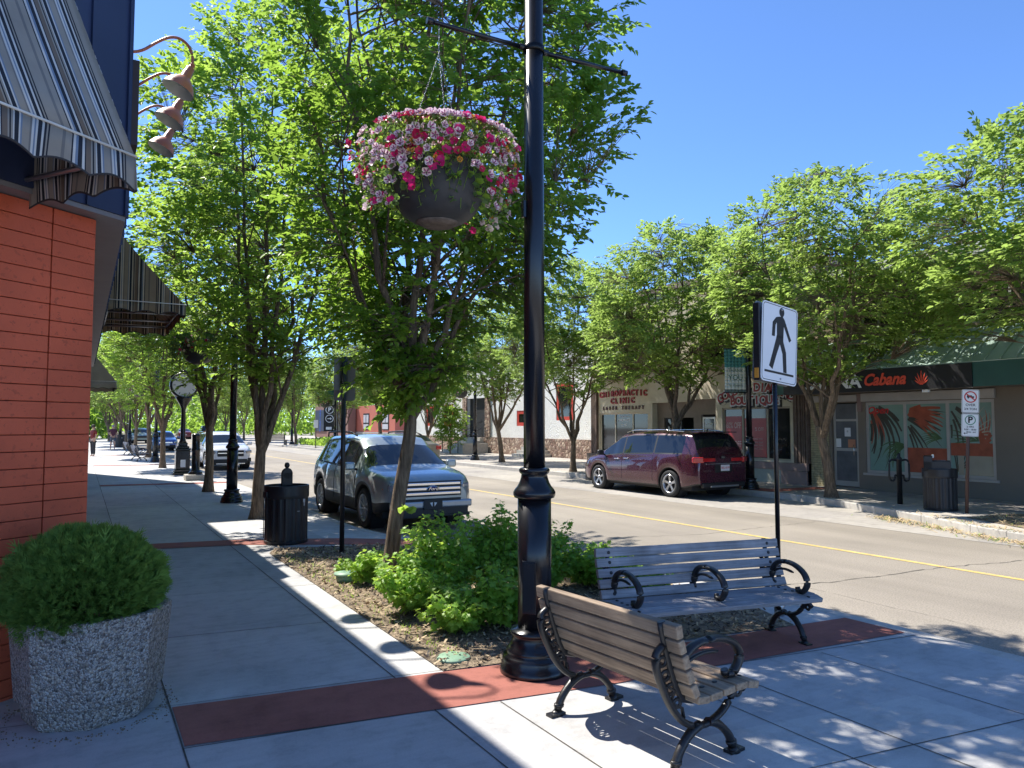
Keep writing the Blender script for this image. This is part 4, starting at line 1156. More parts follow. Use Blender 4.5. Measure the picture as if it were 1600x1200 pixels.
mb = MB(); mb.tube([(FX + .03, 12.68, .9), (FX + .03, 12.68, 1.2)], .012, 8); mb.build('handle', M['chrome'], door)
# awning and fascia
ax0 = 16.95
mb = MB(); V = []; 
prof = [(FX - .002, 4.02), (ax0 + .10, 3.16), (ax0, 3.12)]
y0, y1 = -6, 14.3
mb.add([(FX + .02, y0, 4.04), (FX + .02, y1, 4.04), (ax0, y1, 3.14), (ax0, y0, 3.14), (FX + .02, y0, 3.98), (FX + .02, y1, 3.98), (ax0 + .02, y1, 3.08), (ax0 + .02, y0, 3.08)], [(0, 1, 2, 3), (4, 7, 6, 5), (0, 3, 7, 4), (1, 5, 6, 2), (3, 2, 6, 7), (0, 4, 5, 1)])
y = y0 + .2; sl = Vector((ax0 - FX, 0, -.9)).normalized()
while y < y1:
    T = Matrix.Translation(((ax0 + FX) / 2, y, 3.605)) @ Matrix.Rotation(math.atan2(.9, FX - ax0) * -1, 4, 'Y')
    mb.box((0, 0, 0), (1.5, .022, .045), T); y += .32
mb.build('awning_roof', mat('pale_green_metal_roofing', (.34, .45, .39), .42, .1, var=.1, scale=1.2), gs)
mb = MB(); mb.bb(ax0, ax0 + .05, -6, 14.3, 2.58, 3.12); mb.bb(ax0 + .05, FX + .02, 14.25, 14.3, 2.6, 3.6)
mb.build('fascia', mat('dark_green_fascia', (.03, .10, .085), .5, var=.15, scale=1), gs)
mb = MB(); mb.bb(ax0 + .05, FX - .004, -6, 14.25, 2.60, 2.63); mb.build('awning_soffit', M['taupe'], gs)
mb = MB(); mb.bb(ax0 - .03, ax0 - .002, 8.85, 13.9, 2.57, 3.11); sg = mb.build('sign_board', M['ink'], gs)
M['neon_red'] = mat('coral_red_letter', (.72, .09, .05), .4, var=.05)
mb = MB(); add_text(mb, 'CANNA', .46, facing(ax0 - .04, 12.42, 2.82), bold=.012, sx=1.08); mb.build('letters', M['white_paint'], sg, recalc=False)
mb = MB(); add_text(mb, 'Cabana', .40, facing(ax0 - .04, 10.92, 2.84), bold=.012, shear=.35, sx=.92); mb.build('script_letters', M['neon_red'], sg, recalc=False)
mb = MB()
for k in range(7):
    a = R(90 + (k - 3) * 17); L_ = (.21, .27, .32, .36, .32, .27, .21)[k]; cy_, cz_ = 9.98, 2.66
    T = facing(ax0 - .036 - .0006 * k, cy_, cz_, a)
    mb.add([(.02, -.004, 0), (L_ * .6, -.017, 0), (L_, 0, 0), (L_ * .6, .017, 0), (.02, .004, 0)], [(0, 1, 2, 3, 4)], T)
mb.build('leaf_emblem', M['neon_red'], sg, recalc=False)
mb = MB(); mb.box((ax0 + .1, 9.95, 2.53), (.09, .14, .06)); mb.tube([(ax0 + .1, 9.9, 2.56), (ax0 + .05, 9.3, 2.60), (ax0 + .1, 8.9, 2.57)], .006, 5); mb.build('security_lamp', M['white'], gs)
# upper storey
mb = MB(); holes = [(7.6, 9.75, 4.15, 5.25), (11.4, 12.4, 4.2, 5.2), (2, 4, 4.15, 5.3)]
wall_with_holes(mb, -6, 13.9, 3.9, 5.75, holes, FX + .04, .25); mb.bb(FX + .3, 28, -6, 13.9, 3.9, 5.7)
mb.build('upper_wall', mat('brown_upper_wall', (.20, .155, .11), .85, var=.08, scale=1.5), gs)
for (a, b_, c_, d_) in holes: window(gs, a, b_, c_, d_, FX + .04, .08, M['frame'], ((a + b_) / 2,), fw=.06, name='upper_window')
mb = MB(); mb.bb(FX - .12, FX + .5, -6, 13.92, 5.75, 6.1); mb.build('parapet', M['white_siding'], gs)

# --- pale brick pilaster between the shops
t = thing('brick_pier', 'narrow pale yellow brick pier between the two shops', 'wall')
mb = MB(); rr = random.Random(4); z = 0
MB().bb(FX + .02, FX + .5, 13.46, 14.02, -.1, 3.2).build('mortar_core', mat('dark_brick_mortar', (.16, .13, .09), .9), t)
r_ = 0
while z < 2.58:
    y = 13.44 - (.10 if r_ % 2 else 0)
    while y < 14.02:
        a, b_ = max(y, 13.44), min(y + .195, 14.03)
        if b_ - a > .02: mb.bb(FX - .0, FX + .08, a + .004, b_ - .004, z + .004, z + .062)
        y += .20
    z += .067; r_ += 1
mb.build('bricks', mat('pale_yellow_brick', (.46, .39, .22), .8, var=.25, scale=9), t)

# --- jewellery and chiropractic building
jb = thing('beige_shop_building', 'two storey beige stucco building with jewellery shop and chiropractic clinic', 'building')
Y0, Y1 = 14.06, 24.45
holes = [(14.72, 17.42, .66, 2.30), (17.7, 18.95, -.1, 2.62), (18.95, 20.85, -.1, 2.55), (21.1, 24.05, .62, 2.22),
         (17.0, 18.35, 3.78, 5.3), (21.8, 23.3, 3.7, 5.3), (14.9, 16.0, 3.8, 5.3)]
mb = MB(); wall_with_holes(mb, Y0 + .5, Y1, -.1, 6.6, holes, FX, .25); mb.bb(FX + .3, 30, Y0, Y1 - .02, 2.8, 6.5)
mb.build('wall', M['cream'], jb)
mb = MB(); mb.bb(FX - .08, 30, Y0, Y1 + .05, 6.6, 6.8); mb.build('roof', M['mauve'], jb)
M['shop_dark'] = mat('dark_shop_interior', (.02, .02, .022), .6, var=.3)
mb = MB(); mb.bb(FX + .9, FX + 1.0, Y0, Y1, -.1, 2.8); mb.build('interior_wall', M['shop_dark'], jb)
mb = MB(); mb.bb(FX + .24, FX + .30, 17.55, 18.95, -.1, 2.8) if False else None
mb.bb(FX + .26, FX + .34, 17.66, 18.99, 2.1, 2.62); mb.bb(FX + .26, FX + .34, 18.99, 20.9, 2.0, 2.55); mb.bb(FX + .26, FX + .34, 18.62, 18.99, -.1, 2.1); mb.bb(FX + .26, FX + .34, 20.5, 20.9, -.1, 2.0); mb.build('recess_wall', mat('taupe_recess', (.24, .19, .15), .8), jb)
M['red_poster'] = mat('red_sale_poster', (.36, .025, .03), .3, var=.12, scale=1)
# gold shop window
w1 = window(jb, 14.72, 17.42, .66, 2.30, FX, .08, mat('tan_window_frame', (.42, .36, .27), .6), (15.62, 16.60), fw=.06)
mb = MB(); mb.bb(FX + .075, FX + .083, 16.66, 17.34, .95, 2.02); mb.bb(FX + .075, FX + .083, 15.68, 16.54, .74, 1.95); mb.build('sale_poster', M['red_poster'], w1)
mb = MB(); M['pink_ink'] = mat('pale_pink_letters', (.62, .42, .40), .5)
add_text(mb, '60% OFF', .27, facing(FX + .073, 17.00, 1.72), sx=.62, extrude=.0015, bold=.004)
add_text(mb, '50% OFF', .27, facing(FX + .073, 17.00, 1.12), sx=.62, extrude=.0015, bold=.004)
add_text(mb, '14K', .16, facing(FX + .073, 16.42, 1.60), sx=.8, extrude=.0015)
add_text(mb, '% OFF', .16, facing(FX + .073, 15.95, 1.60), sx=.8, extrude=.0015)
for k in range(4): add_text(mb, 'GOLD  CHAINS  RINGS', .06, facing(FX + .073, 16.1, 1.30 - .1 * k), sx=.9, extrude=.001)
mb.build('poster_letters', M['pink_ink'], w1, recalc=False)
mb = MB(); mb.bb(FX - .10, FX - .004, 14.1, 17.6, .40, .62); mb.build('stall_riser_cap', M['mauve'], jb, bevel=.01)
mb = MB(); mb.bb(FX - .06, FX - .004, 14.5, 17.6, -.1, .40); mb.build('stall_riser', mat('grey_green_stall_riser', (.36, .37, .31), .7, var=.12), jb)
mb = MB(); mb.bb(FX - .12, FX - .062, 14.1, 15.0, -.1, .39); mb.build('riser_block', M['mauve'], jb)
def ribs(y0, y1, z0, z1, name):
    mb = MB(); y = y0; i = 0; rr = random.Random(int(y0))
    mb.bb(FX - .05, FX + .2, y0, y1, z0, z1)
    while y < y1 - .04:
        w_ = rr.choice((.07, .09, .06)); mb.bb(FX - .05 - rr.choice((.03, .06, .045)), FX - .048, y + .012, min(y + w_, y1), z0 + .003, z1 - .003); y += w_ + .018
    mb.build(name, M['rib_wood'], jb)
M['rib_wood'] = wood('brown_vertical_boards', (.085, .055, .042), (.20, .14, .11))
ribs(14.06, 14.56, .62, 2.75, 'board_column'); ribs(24.0 + .12, 24.56, .55, 3.4, 'board_column')
mb = MB(); mb.bb(FX - .18, FX - .055, 24.0, 24.7, -.1, .60); mb.build('column_plinth', mat('brown_plinth', (.13, .10, .08), .8), jb)
# clinic
w2 = window(jb, 21.1, 24.05, .62, 2.22, FX, .08, M['cream'], (22.02, 23.1), fw=.06)
mb = MB()
add_text(mb, 'Fort Saskatchewan', .10, facing(FX + .08, 22.58, 2.08), sx=.8, extrude=.0015)
add_text(mb, 'CHIROPRACTIC', .14, facing(FX + .08, 22.58, 1.93), sx=.75, extrude=.0015, bold=.003)
add_text(mb, 'CLINIC', .13, facing(FX + .08, 22.58, 1.74), sx=.8, extrude=.0015, bold=.003)
add_text(mb, 'R. J. Billings', .09, facing(FX + .08, 22.58, 1.22), sx=.9, extrude=.0015)
mb.build('window_letters', M['white_paint'], w2, recalc=False)
for (a, b_, lbl) in ((18.0, 18.58, 'door'), (19.6, 20.4, 'door')):
    mbd = MB(); x = FX + .28
    mbd.bb(x, x + .06, a, a + .05, 0, 2.02); mbd.bb(x, x + .06, b_ - .05, b_, 0, 2.02); mbd.bb(x + .002, x + .058, a + .05, b_ - .05, 1.95, 2.01); mbd.bb(x + .002, x + .058, a + .05, b_ - .05, 0, .2)
    d = mbd.build('door', M['white'] if a < 19 else M['shop_dark'], jb)
    MB().bb(x + .02, x + .035, a + .04, b_ - .04, .1, 2.0).build('pane', M['dark_glass'], d)
    mb = MB()
    if a < 19: add_text(mb, '9919 - 101 Ave', .07, facing(x + .012, (a + b_) / 2, 1.78), extrude=.001, bold=.002, sx=.8)
    else:
        for k in range(5): add_text(mb, ('OFFICE HOURS', 'Mon 9 - 6', 'Wed 9 - 6', 'Thu 9 - 6', 'Fri 9 - 2')[k], .07, facing(x + .012, (a + b_) / 2, 1.8 - .13 * k), extrude=.001, sx=.8)
    mb.build('door_letters', M['white_paint'], d, recalc=False)
for (a, b_, c_, d_) in holes[4:]:
    window(jb, a, b_, c_, d_, FX, .14, M['mauve'], (), fw=.04, name='upper_window')
    mb = MB(); mb.bb(FX - .10, FX - .004, a - .12, b_ + .12, c_ - .20, c_ - .02); mb.build('window_sill', mat('mauve_sill', (.42, .31, .26), .8) if 'ms' not in M else M['ms'], jb)
# signs
M['maroon'] = mat('maroon_letter', (.34, .03, .035), .45, var=.08); M['brown_letter'] = mat('dark_brown_letter', (.11, .045, .035), .5)
def arc_letters(word, size, cy_, cz_, R_, sp, x, mbf, mbo, mbs):
    n = len(word); tot = (n - 1) * sp
    for i, ch in enumerate(word):
        if ch == ' ': continue
        u = (i * sp - tot / 2); a = u / R_
        yy = cy_ - R_ * math.sin(a); zz = cz_ - R_ * (1 - math.cos(a))
        add_text(mbs, ch, size, facing(x - .01, yy - .05, zz - .05, -a), bold=.052, extrude=.01)
        add_text(mbo, ch, size, facing(x - .035, yy, zz, -a), bold=.045, extrude=.012)
        add_text(mbf, ch, size, facing(x - .052, yy, zz, -a), bold=.010, extrude=.008)
f_, o_, s_ = MB(), MB(), MB()
arc_letters('GOLD & DIAMOND', .38, 16.03, 2.90, 3.4, .222, FX, f_, o_, s_)
arc_letters('BOUTIQUE', .37, 16.05, 2.50, 60, .245, FX, f_, o_, s_)
sb = s_.build('shop_sign', M['ink'], jb, recalc=False); o_.build('sign_outline', M['white_paint'], sb, recalc=False); f_.build('sign_letters', M['maroon'], sb, recalc=False)
# oval emblem above the sign
mb = MB(); T = facing(FX - .02, 15.95, 3.34) @ Matrix.Diagonal((1.5, .8, 1, 1)); mb.lathe([(.20, 0), (.20, .02)], 28, T); mb.lathe([(.17, .02), (.17, .03)], 28, T, 1)
mb.build('oval_emblem', [M['ink'], M['cream']], jb, recalc=False)
f_ = MB()
for wd, sz, zz, bd, sp in (('CHIROPRACTIC', .30, 2.98, .012, .245), ('CLINIC', .30, 2.68, .012, .25)):
    arc = len(wd)
    for i, ch in enumerate(wd): add_text(f_, ch, sz, facing(FX - .03, 22.55 + (arc - 1) * sp / 2 - i * sp, zz - (.0 if arc < 8 else .012 * (i - 5.5) ** 2 * .12)), bold=bd, extrude=.02)
sb = f_.build('clinic_sign', M['maroon'], jb, recalc=False)
f_ = MB(); arc = 13
for i, ch in enumerate('LASER THERAPY'):
    if ch != ' ': add_text(f_, ch, .18, facing(FX - .02, 22.55 + 12 * .2 / 2 - i * .2, 2.40), bold=.008, extrude=.015)
f_.build('small_letters', M['brown_letter'], sb, recalc=False)

# --- white stucco building with stone base (set back)
M['field_stone'] = None
m, nt, b = nodes('random_stone_cladding'); vec = N(nt, 'ShaderNodeNewGeometry').outputs['Position']
vo = N(nt, 'ShaderNodeTexVoronoi'); vo.inputs['Scale'].default_value = 5.5; nt.links.new(vec, vo.inputs['Vector'])
sc_ = N(nt, 'ShaderNodeSeparateColor'); nt.links.new(vo.outputs['Color'], sc_.inputs[0])
c = ramp(nt, sc_.outputs[0], [(0, (.15, .09, .065)), (.4, (.33, .22, .16)), (.7, (.48, .37, .28)), (1, (.22, .12, .09))])
ve = N(nt, 'ShaderNodeTexVoronoi'); ve.feature = 'DISTANCE_TO_EDGE'; ve.inputs['Scale'].default_value = 5.5; nt.links.new(vec, ve.inputs['Vector'])
e = ramp(nt, ve.outputs['Distance'], [(0, (.35,) * 3), (.06, (1,) * 3)])
nt.links.new(mixc(nt, c, e, 1., 'MULTIPLY'), b.inputs['Base Color']); b.inputs['Roughness'].default_value = .85; bump(nt, b, ve.outputs['Distance'], .8, .06); M['field_stone'] = m
WX = 22.2
wb = thing('white_stucco_building', 'white rough stucco building with brown stone base and red trimmed windows', 'building')
holes = [(31.6, 33.2, 2.0, 4.0), (36.2, 37.4, 1.7, 2.6), (41.2, 43.8, .95, 3.5), (46, 47.5, 1.7, 3.2), (49.2, 50.6, 1.7, 3.2)]
mb = MB(); wall_with_holes(mb, 24.6, 53, 1.0, 6.3, [(a, b_, max(c_, 1.0), d_) for a, b_, c_, d_ in holes], WX, .3); mb.bb(WX + .35, 36, 24.6, 53, 0, 6.2)
mb.build('wall', M['white_stucco'], wb)
mb = MB(); wall_with_holes(mb, 24.6, 53, -.1, 1.0, [(41.2, 43.8, .95, 1.01)], WX - .06, .35); mb.bb(WX - .10, WX - .005, 40.6, 41.2, 1.0, 3.6); mb.bb(WX - .10, WX - .005, 43.8, 44.4, 1.0, 3.6); mb.build('stone_base', M['field_stone'], wb)
mb = MB(); mb.bb(WX - .15, 36, 24.5, 53.1, 6.3, 6.5); mb.build('roof', M['white_siding'], wb)
for i, (a, b_, c_, d_) in enumerate(holes):
    if i == 2:
        mb = MB(); mb.bb(WX + .2, WX + .26, a, b_, c_, d_); mb.build('door', M['shop_dark'], wb)
    else: window(wb, a, b_, c_, d_, WX, .05, M['red_frame'], (), fw=.2, name='window')
t_ = thing('front_steps', 'concrete front steps with black rail at the white building doorway', 'steps', (0, 0, 0))
mb = MB()
for k in range(5): mb.bb(WX - 1.9 + .38 * k, WX - .12, 41.3, 43.7, -.05 if k == 0 else .19 * k + .001, .19 * (k + 1))
mb.bb(WX - 1.9, WX - .12, 40.7, 41.25, -.05, .62)
mb.build('stairs', M['kerb'], t_)
mb = MB()
for y in (41.35, 43.65):
    mb.tube([(WX - 1.9, y, 0), (WX - 1.9, y, 1.15), (WX - .2, y, 2.0), (WX - .2, y, .95)], .03, 6); mb.tube([(WX - 1.9, y, .75), (WX - .2, y, 1.6)], .02, 6)
mb.build('railing', M['matte_black'], t_)
t_ = thing('side_steps', 'low concrete steps against the white building between the two far trees', 'steps')
mb = MB()
for k in range(4): mb.bb(WX - 1.5 + .3 * k, WX - .07, 33.6 + .25 * k, 35.4, -.05 if k == 0 else .18 * k + .001, .18 * (k + 1))
mb.build('stairs', M['kerb'], t_)

# --- buildings far away on the other side of the side street
t = thing('red_building', 'low red and brown rendered building across the side street', 'building')
RX = 32.
mb = MB(); mb.bb(RX, RX + 12, 82, 112, .9, 4.3); mb.build('wall', mat('salmon_red_render', (.45, .13, .085), .8, var=.08, scale=.5), t)
mb = MB(); mb.bb(RX - .1, RX + 12, 81.8, 112, -.1, .9); mb.build('base', mat('grey_render_base', (.36, .33, .31), .8), t)
mb = MB(); mb.bb(RX - 1.2, RX - .15, 96, 112, -.1, 5.0); mb.build('brown_wing', mat('brown_rose_render', (.24, .13, .105), .8, var=.06, scale=.5), t)
mb = MB()
for y in (84, 91): mb.bb(RX - .05, RX - .005, y, y + 2.2, 1.2, 3.3)
mb.bb(RX - 1.26, RX - 1.2, 98.5, 103.0, .9, 3.7); mb.build('window_frame', M['ink'], t)
mb = MB()
for y in (84, 91): mb.bb(RX - .08, RX - .052, y + .15, y + .95, 2.1, 3.1); mb.bb(RX - .08, RX - .052, y + 1.2, y + 2.05, 2.1, 3.1); mb.bb(RX - .08, RX - .052, y + .15, y + 2.05, 1.3, 1.9)
mb.build('window', mat('pale_window_reflection', (.5, .5, .55), .3), t)
mb = MB(); mb.bb(RX - 1.3, RX - 1.2, 106, 111.5, .9, 4.0); bs = mb.build('blue_sign', mat('dark_blue_sign', (.02, .03, .08), .5), t)
mb = MB(); add_text(mb, 'A\nN\nT\nI\nQ\nU\nE\nS', .42, facing(RX - 1.31, 108.9, 2.45), bold=.03); mb.build('sign_letters', mat('bright_blue_letter', (.02, .10, .65), .5), bs, recalc=False)
# black parking sign panel on a far post
t = thing('parking_direction_sign', 'black sign with circled P and arrow before the brown wall', 'road sign', (20.2, 66.0, 0))
MB().tube([(0, 0, 0), (0, 0, 3.9)], .06, 8).build('post', M['matte_black'], t)
sgm = Matrix.Translation((-.75, 0, 0)) @ Matrix.Rotation(R(-17), 4, 'Z')
mb = MB(); mb.bb(-.5, .45, -.03, .03, 1.2, 3.6, sgm); mb.build('sign_panel', M['ink'], t)
mb = MB()
for z_, ch in ((3.15, 'P'), (2.35, None)):
    T = sgm @ TR(0, -.034, z_, rx=R(90)); mb.lathe([(.36, 0), (.36, .012), (.30, .012), (.30, 0)], 24, T, caps=False)
    if ch: add_text(mb, 'P', .5, T, bold=.02, extrude=.01)
    else: mb.box((-.05, 0, .0), (.25, .07, .02), T); mb.add([(.05, -.13, .01), (.22, 0, .01), (.05, .13, .01)], [(0, 1, 2)], T)
mb.bb(-.3, .2, -.045, -.034, 1.35, 1.6, sgm)
mb.build('sign_symbols', M['white_paint'], t, recalc=False)
t = thing('small_parking_sign', 'small white parking sign on thin post by the planted island', 'road sign', (15.6, 56.5, 0))
MB().tube([(0, 0, 0), (0, 0, 2.1)], .035, 8).build('post', M['matte_black'], t)
sgm = Matrix.Rotation(R(-20), 4, 'Z')
MB().bb(-.16, .16, -.05, -.035, 1.55, 2.15, sgm).build('sign_panel', M['white_paint'], t)
# far shop row closing the street further right and behind
t = thing('left_shop_row', 'low dark shop row far along the left pavement', 'building')
MB().bb(-16, -1.2, 95, 190, -.1, 5.5).build('wall', mat('dark_brown_render', (.12, .08, .07), .85, var=.2, scale=.3), t)
MB().bb(-1.2, .6, 100, 180, 2.7, 3.0).build('canopy', M['shop_dark'], t)
# planted island with low plants
g = MB(); g.prism([(15.7, 50.5), (15.6, 63), (19.6, 64.5), (19.6, 50.5)], -.1, .12); struct(g.build('island_kerb', M['kerb']))
g = MB(); rr = random.Random(31)
for i in range(5200):
    x, y = rr.uniform(15.9, 19.4), rr.uniform(51, 63.5); hh = .25 + .55 * max(0, noise.noise(Vector((x * .5, y * .3, 0))) + .3)
    p = Vector((x, y, .12 + rr.random() * hh)); d = Vector((rr.gauss(0, .6), rr.gauss(0, .6), 1)).normalized()
    leaf_blob(g, p, d, rr.uniform(.10, .2), rr)
tag(g.build('island_plants', M['leaf_light'], recalc=False), 'bright green and yellow low plants on the kerbed island', 'ground cover', kind='stuff')
t = thing('far_bench', 'far empty bench seen from the side by the planted island', 'bench', (14.9, 66.5, 0), R(20))
mb = MB()
for k in range(4): mb.bb(-1, 1, .18 + .0 * k, .22, .5 + .12 * k, .59 + .12 * k)
mb.bb(-1, 1, -.25, .18, .42, .47); mb.build('seat', M['wood_brown'], t)
mb = MB()
for x in (-.9, .9): mb.bb(x - .04, x + .04, -.2, .2, 0, .42); mb.bb(x - .04, x + .04, .12, .18, .4, .95)
mb.build('leg_frame', M['iron'], t)
# ------------------------------------------------------------------ trees
def np_leaves(name, base, d, up, size, m, parent):
    """one mesh of pointed, folded leaves from arrays"""
    Nn = len(base)
    d = d / np.linalg.norm(d, axis=1, keepdims=True)
    up = up - d * np.sum(up * d, axis=1, keepdims=True); up /= np.linalg.norm(up, axis=1, keepdims=True)
    x = np.cross(d, up)
    tpl = np.array([(0, 0, 0), (.32, .30, .10), (.72, .24, .05), (1.08, 0, -.14), (.72, -.24, .05), (.32, -.30, .10)])
    V = (base[:, None, :] + size[:, None, None] * (tpl[None, :, 0:1] * d[:, None, :] + tpl[None, :, 1:2] * x[:, None, :] + tpl[None, :, 2:3] * up[:, None, :])).reshape(-1, 3)
    me = bpy.data.meshes.new(name); me.vertices.add(Nn * 6); me.vertices.foreach_set('co', V.ravel().astype(np.float32))
    idx = (np.arange(Nn)[:, None] * 6 + np.array([0, 1, 2, 3, 0, 3, 4, 5])[None, :]).ravel().astype(np.int32)
    me.loops.add(Nn * 8); me.loops.foreach_set('vertex_index', idx)
    me.polygons.add(Nn * 2); me.polygons.foreach_set('loop_start', np.arange(Nn * 2, dtype=np.int32) * 4)
    me.update(calc_edges=True); me.materials.append(m)
    o = bpy.data.objects.new(name, me); COL.objects.link(o); o.parent = parent
    return o

def tree(label, loc, seed, trunk, env, center=(0, 0), nlimb=6, fork=(1.6, 2.3), natt=1500, per=12, lsize=.10, mt='leaf', r0=.14, rz=0, group='street trees along both pavements', limbs=None, clump=-.12, cat='tree', maxd=1.0, sub=10, name='street_tree'):
    """trunk: polyline; env: list of (z, radius); limbs rise vase-like and carry sprays of leaves"""
    rr = random.Random(seed); nr = np.random.default_rng(seed)
    t = thing(name, label, cat, (loc[0], loc[1], 0), rz, group)
    zs_ = [e[0] for e in env]; rs_ = [e[1] for e in env]
    R_ = lambda z: float(np.interp(z, zs_, rs_, left=0, right=0))
    ztop = zs_[-1]; cx_, cy_ = center
    wood_ = MB()
    tp = crom([(p[0], p[1], p[2]) for p in trunk], 5)
    n_ = len(tp); rad = [r0 * (1.0 - .32 * i / (n_ - 1)) * (1 + .45 * max(0, 1 - i / 2.2)) for i in range(n_)]
    wood_.tube(tp, rad, 14)
    nodes_ = []
    def sample(pts, lvl):
        for i in range(len(pts) - 1):
            for k in range(2): nodes_.append(tuple(pts[i].lerp(pts[i + 1], k / 2)))
    def env_off(z): return Vector((cx_, cy_, 0)) * min(1, max(0, (z - 1.5) / 2.5))
    lb = []
    if limbs is None:
        for i in range(nlimb):
            a = 2 * PI * (i + rr.uniform(-.25, .25)) / nlimb + seed; ze = ztop * rr.uniform(.70, .93); q = rr.uniform(.35, .8) if i else .08
            rr_e = R_(ze) * q; lb.append((rr.uniform(*fork), Vector((rr_e * math.cos(a), rr_e * math.sin(a), ze)) + env_off(ze)))
    else:
        lb = [(f, Vector(e)) for f, e in limbs]
    topz = tp[-1].z
    subs = []
    for f, e in lb:
        s = min(tp, key=lambda p: abs(p.z - f)) if f < topz else tp[-1]
        h = e.z - s.z
        out = Vector((e.x - s.x, e.y - s.y, 0))
        pts = bez(s, s + out * .38 + Vector((0, 0, h * .22)), e - out * .22 - Vector((0, 0, h * .40)), e, 14)
        for k in range(2, len(pts) - 1): pts[k] = pts[k] + Vector((rr.gauss(0, .03), rr.gauss(0, .03), 0))
        ra = r0 * rr.uniform(.42, .62)
        wood_.tube(pts, [ra * (1 - .88 * (k / 14) ** .8) + .004 for k in range(15)], 8, caps=False)
        sample(pts[3:], 1)
        for k in range(sub):
            u = .22 + .76 * (k + rr.random()) / sub; f_ = u * 14; j = min(13, int(f_)); p = pts[j].lerp(pts[j + 1], f_ - j)
            a = rr.uniform(0, 2 * PI); ze = p.z + rr.uniform(.3, 1.5); ze = min(ze, ztop - .1)
            c_ = env_off(ze); q = R_(ze) * rr.uniform(.55, 1.0); tgt = Vector((c_.x + q * math.cos(a), c_.y + q * math.sin(a), ze))
            d = tgt - p
            if d.length > 1.9: d = d.normalized() * rr.uniform(1.3, 1.9)
            tgt = p + d; sp = bez(p, p + d * .3 + Vector((0, 0, .12)), p + d * .7 + Vector((0, 0, .15)), tgt, 6)
            rb = max(.006, ra * .38 * (1 - u * .6)); wood_.tube(sp, [rb * (1 - .8 * i / 6) + .002 for i in range(7)], 5, caps=False); sample(sp, 2)
    NA = np.array(nodes_)
    att = []; tries = 0
    while len(att) < natt and tries < natt * 40:
        tries += 1
        z = rr.uniform(zs_[0], ztop); r_ = R_(z)
        if rr.random() > (r_ / max(rs_)) ** (1.1 if seed == 11 else 2) + .13: continue
        q = r_ * math.sqrt(rr.uniform(.06, 1.0)) * rr.uniform(.9, 1.06); a = rr.uniform(0, 2 * PI); c_ = env_off(z)
        lump = 1 + .22 * noise.noise(Vector((math.cos(a) * 2, math.sin(a) * 2, z * .9)) + Vector((seed, 0, 0)))
        p = Vector((c_.x + q * lump * math.cos(a), c_.y + q * lump * math.sin(a), z + .25 * noise.noise(Vector((math.cos(a) * 3, math.sin(a) * 3, seed)))))
        if noise.noise(p * 1.15 + Vector((seed * 3.1, 0, 0))) < clump: continue
        if seed == 11 and p.z > 2.6:
            # sprays left out by where their shadow lands, to add sunlit paving and dapples
            gx = loc[0] + p.x + p.z * .267; gy = loc[1] + p.y - p.z * .683
            if 1.7 < gx < 3.3 and 1.6 < gy < 4.3 and rr.random() < .93: continue
            if gx > 3.25 and gy < 4.6 and noise.noise(Vector((gx * 2.1, gy * 3.4, 3.3))) > .04 and rr.random() < .9: continue
        att.append(p)
    bs, ds, us, ss = [], [], [], []
    for p in att:
        dd = NA - np.array(p); dd[:, 2] = np.where(dd[:, 2] > 0, dd[:, 2] * 1.8, dd[:, 2]); k = int(np.argmin((dd ** 2).sum(1))); nd = Vector(nodes_[k])
        v = p - nd; L_ = v.length
        if L_ > maxd: p = nd + v * (maxd / L_); v = p - nd; L_ = maxd
        if L_ < 1e-3: continue
        wood_.tube([nd, nd + v * .5 + Vector((0, 0, .04 * L_)), p], [.0055, .004, .0025], 3, caps=False)
        d0 = (v.normalized() * .7 + Vector((p.x - cx_ * .7, p.y - cy_ * .7, 0)) * .22 + Vector((rr.gauss(0, .35), rr.gauss(0, .35), rr.gauss(.02, .22)))).normalized()
        side = d0.cross(Vector((rr.gauss(0, .25), rr.gauss(0, .25), 1))).normalized(); upv = side.cross(d0)
        ln = lsize * rr.uniform(2.6, 4.2)
        for j in range(per):
            u = (j + .5) / per; sgn = 1 if j % 2 else -1
            if j == per - 1: sgn = 0
            b_ = p + d0 * ln * (u - .15) - Vector((0, 0, .10 * u * u * ln)) + Vector((rr.gauss(0, 1), rr.gauss(0, 1), rr.gauss(0, 1))) * lsize * .14
            dl = d0 * .75 + side * sgn * .85 + Vector((rr.gauss(0, .25), rr.gauss(0, .25), rr.gauss(-.16, .22)))
            bs.append(b_); ds.append(dl); us.append(upv + Vector((rr.gauss(0, .38), rr.gauss(0, .38), rr.gauss(0, .2)))); ss.append(lsize * rr.uniform(.62, 1.2))
    wood_.build('trunk', M['bark'], t, recalc=False)
    np_leaves('crown', np.array(bs), np.array(ds), np.array(us), np.array(ss), M[mt], t)
    return t
E1 = [(1.95, .15), (2.3, .65), (2.8, 1.05), (3.3, 1.4), (4.0, 1.65), (5.0, 1.9), (6.2, 2.0), (7.2, 1.6), (8.0, 1.0), (8.6, .3)]
tree('nearest street tree with leaning ridged trunk in the shrub bed', (2.90, 7.61), 11, [(0, 0, -.05), (.03, -.02, .3), (.10, -.06, .95), (.19, -.12, 1.6), (.20, -.12, 1.95)], E1, (.46, -.29), 7, natt=3900, per=13, lsize=.080, r0=.092, sub=12, clump=-.12,
     limbs=[(1.9, (-.35, .5, 7.8)), (1.9, (.9, -.3, 8.3)), (1.95, (1.3, -.8, 6.8)), (1.75, (1.5, -.4, 5.4)), (1.95, (-.7, -.3, 6.6)), (1.95, (.3, -1.6, 7.0)), (1.95, (.4, .9, 7.4)), (1.95, (-.9, .6, 5.8)), (1.95, (.35, -.4, 8.6))])
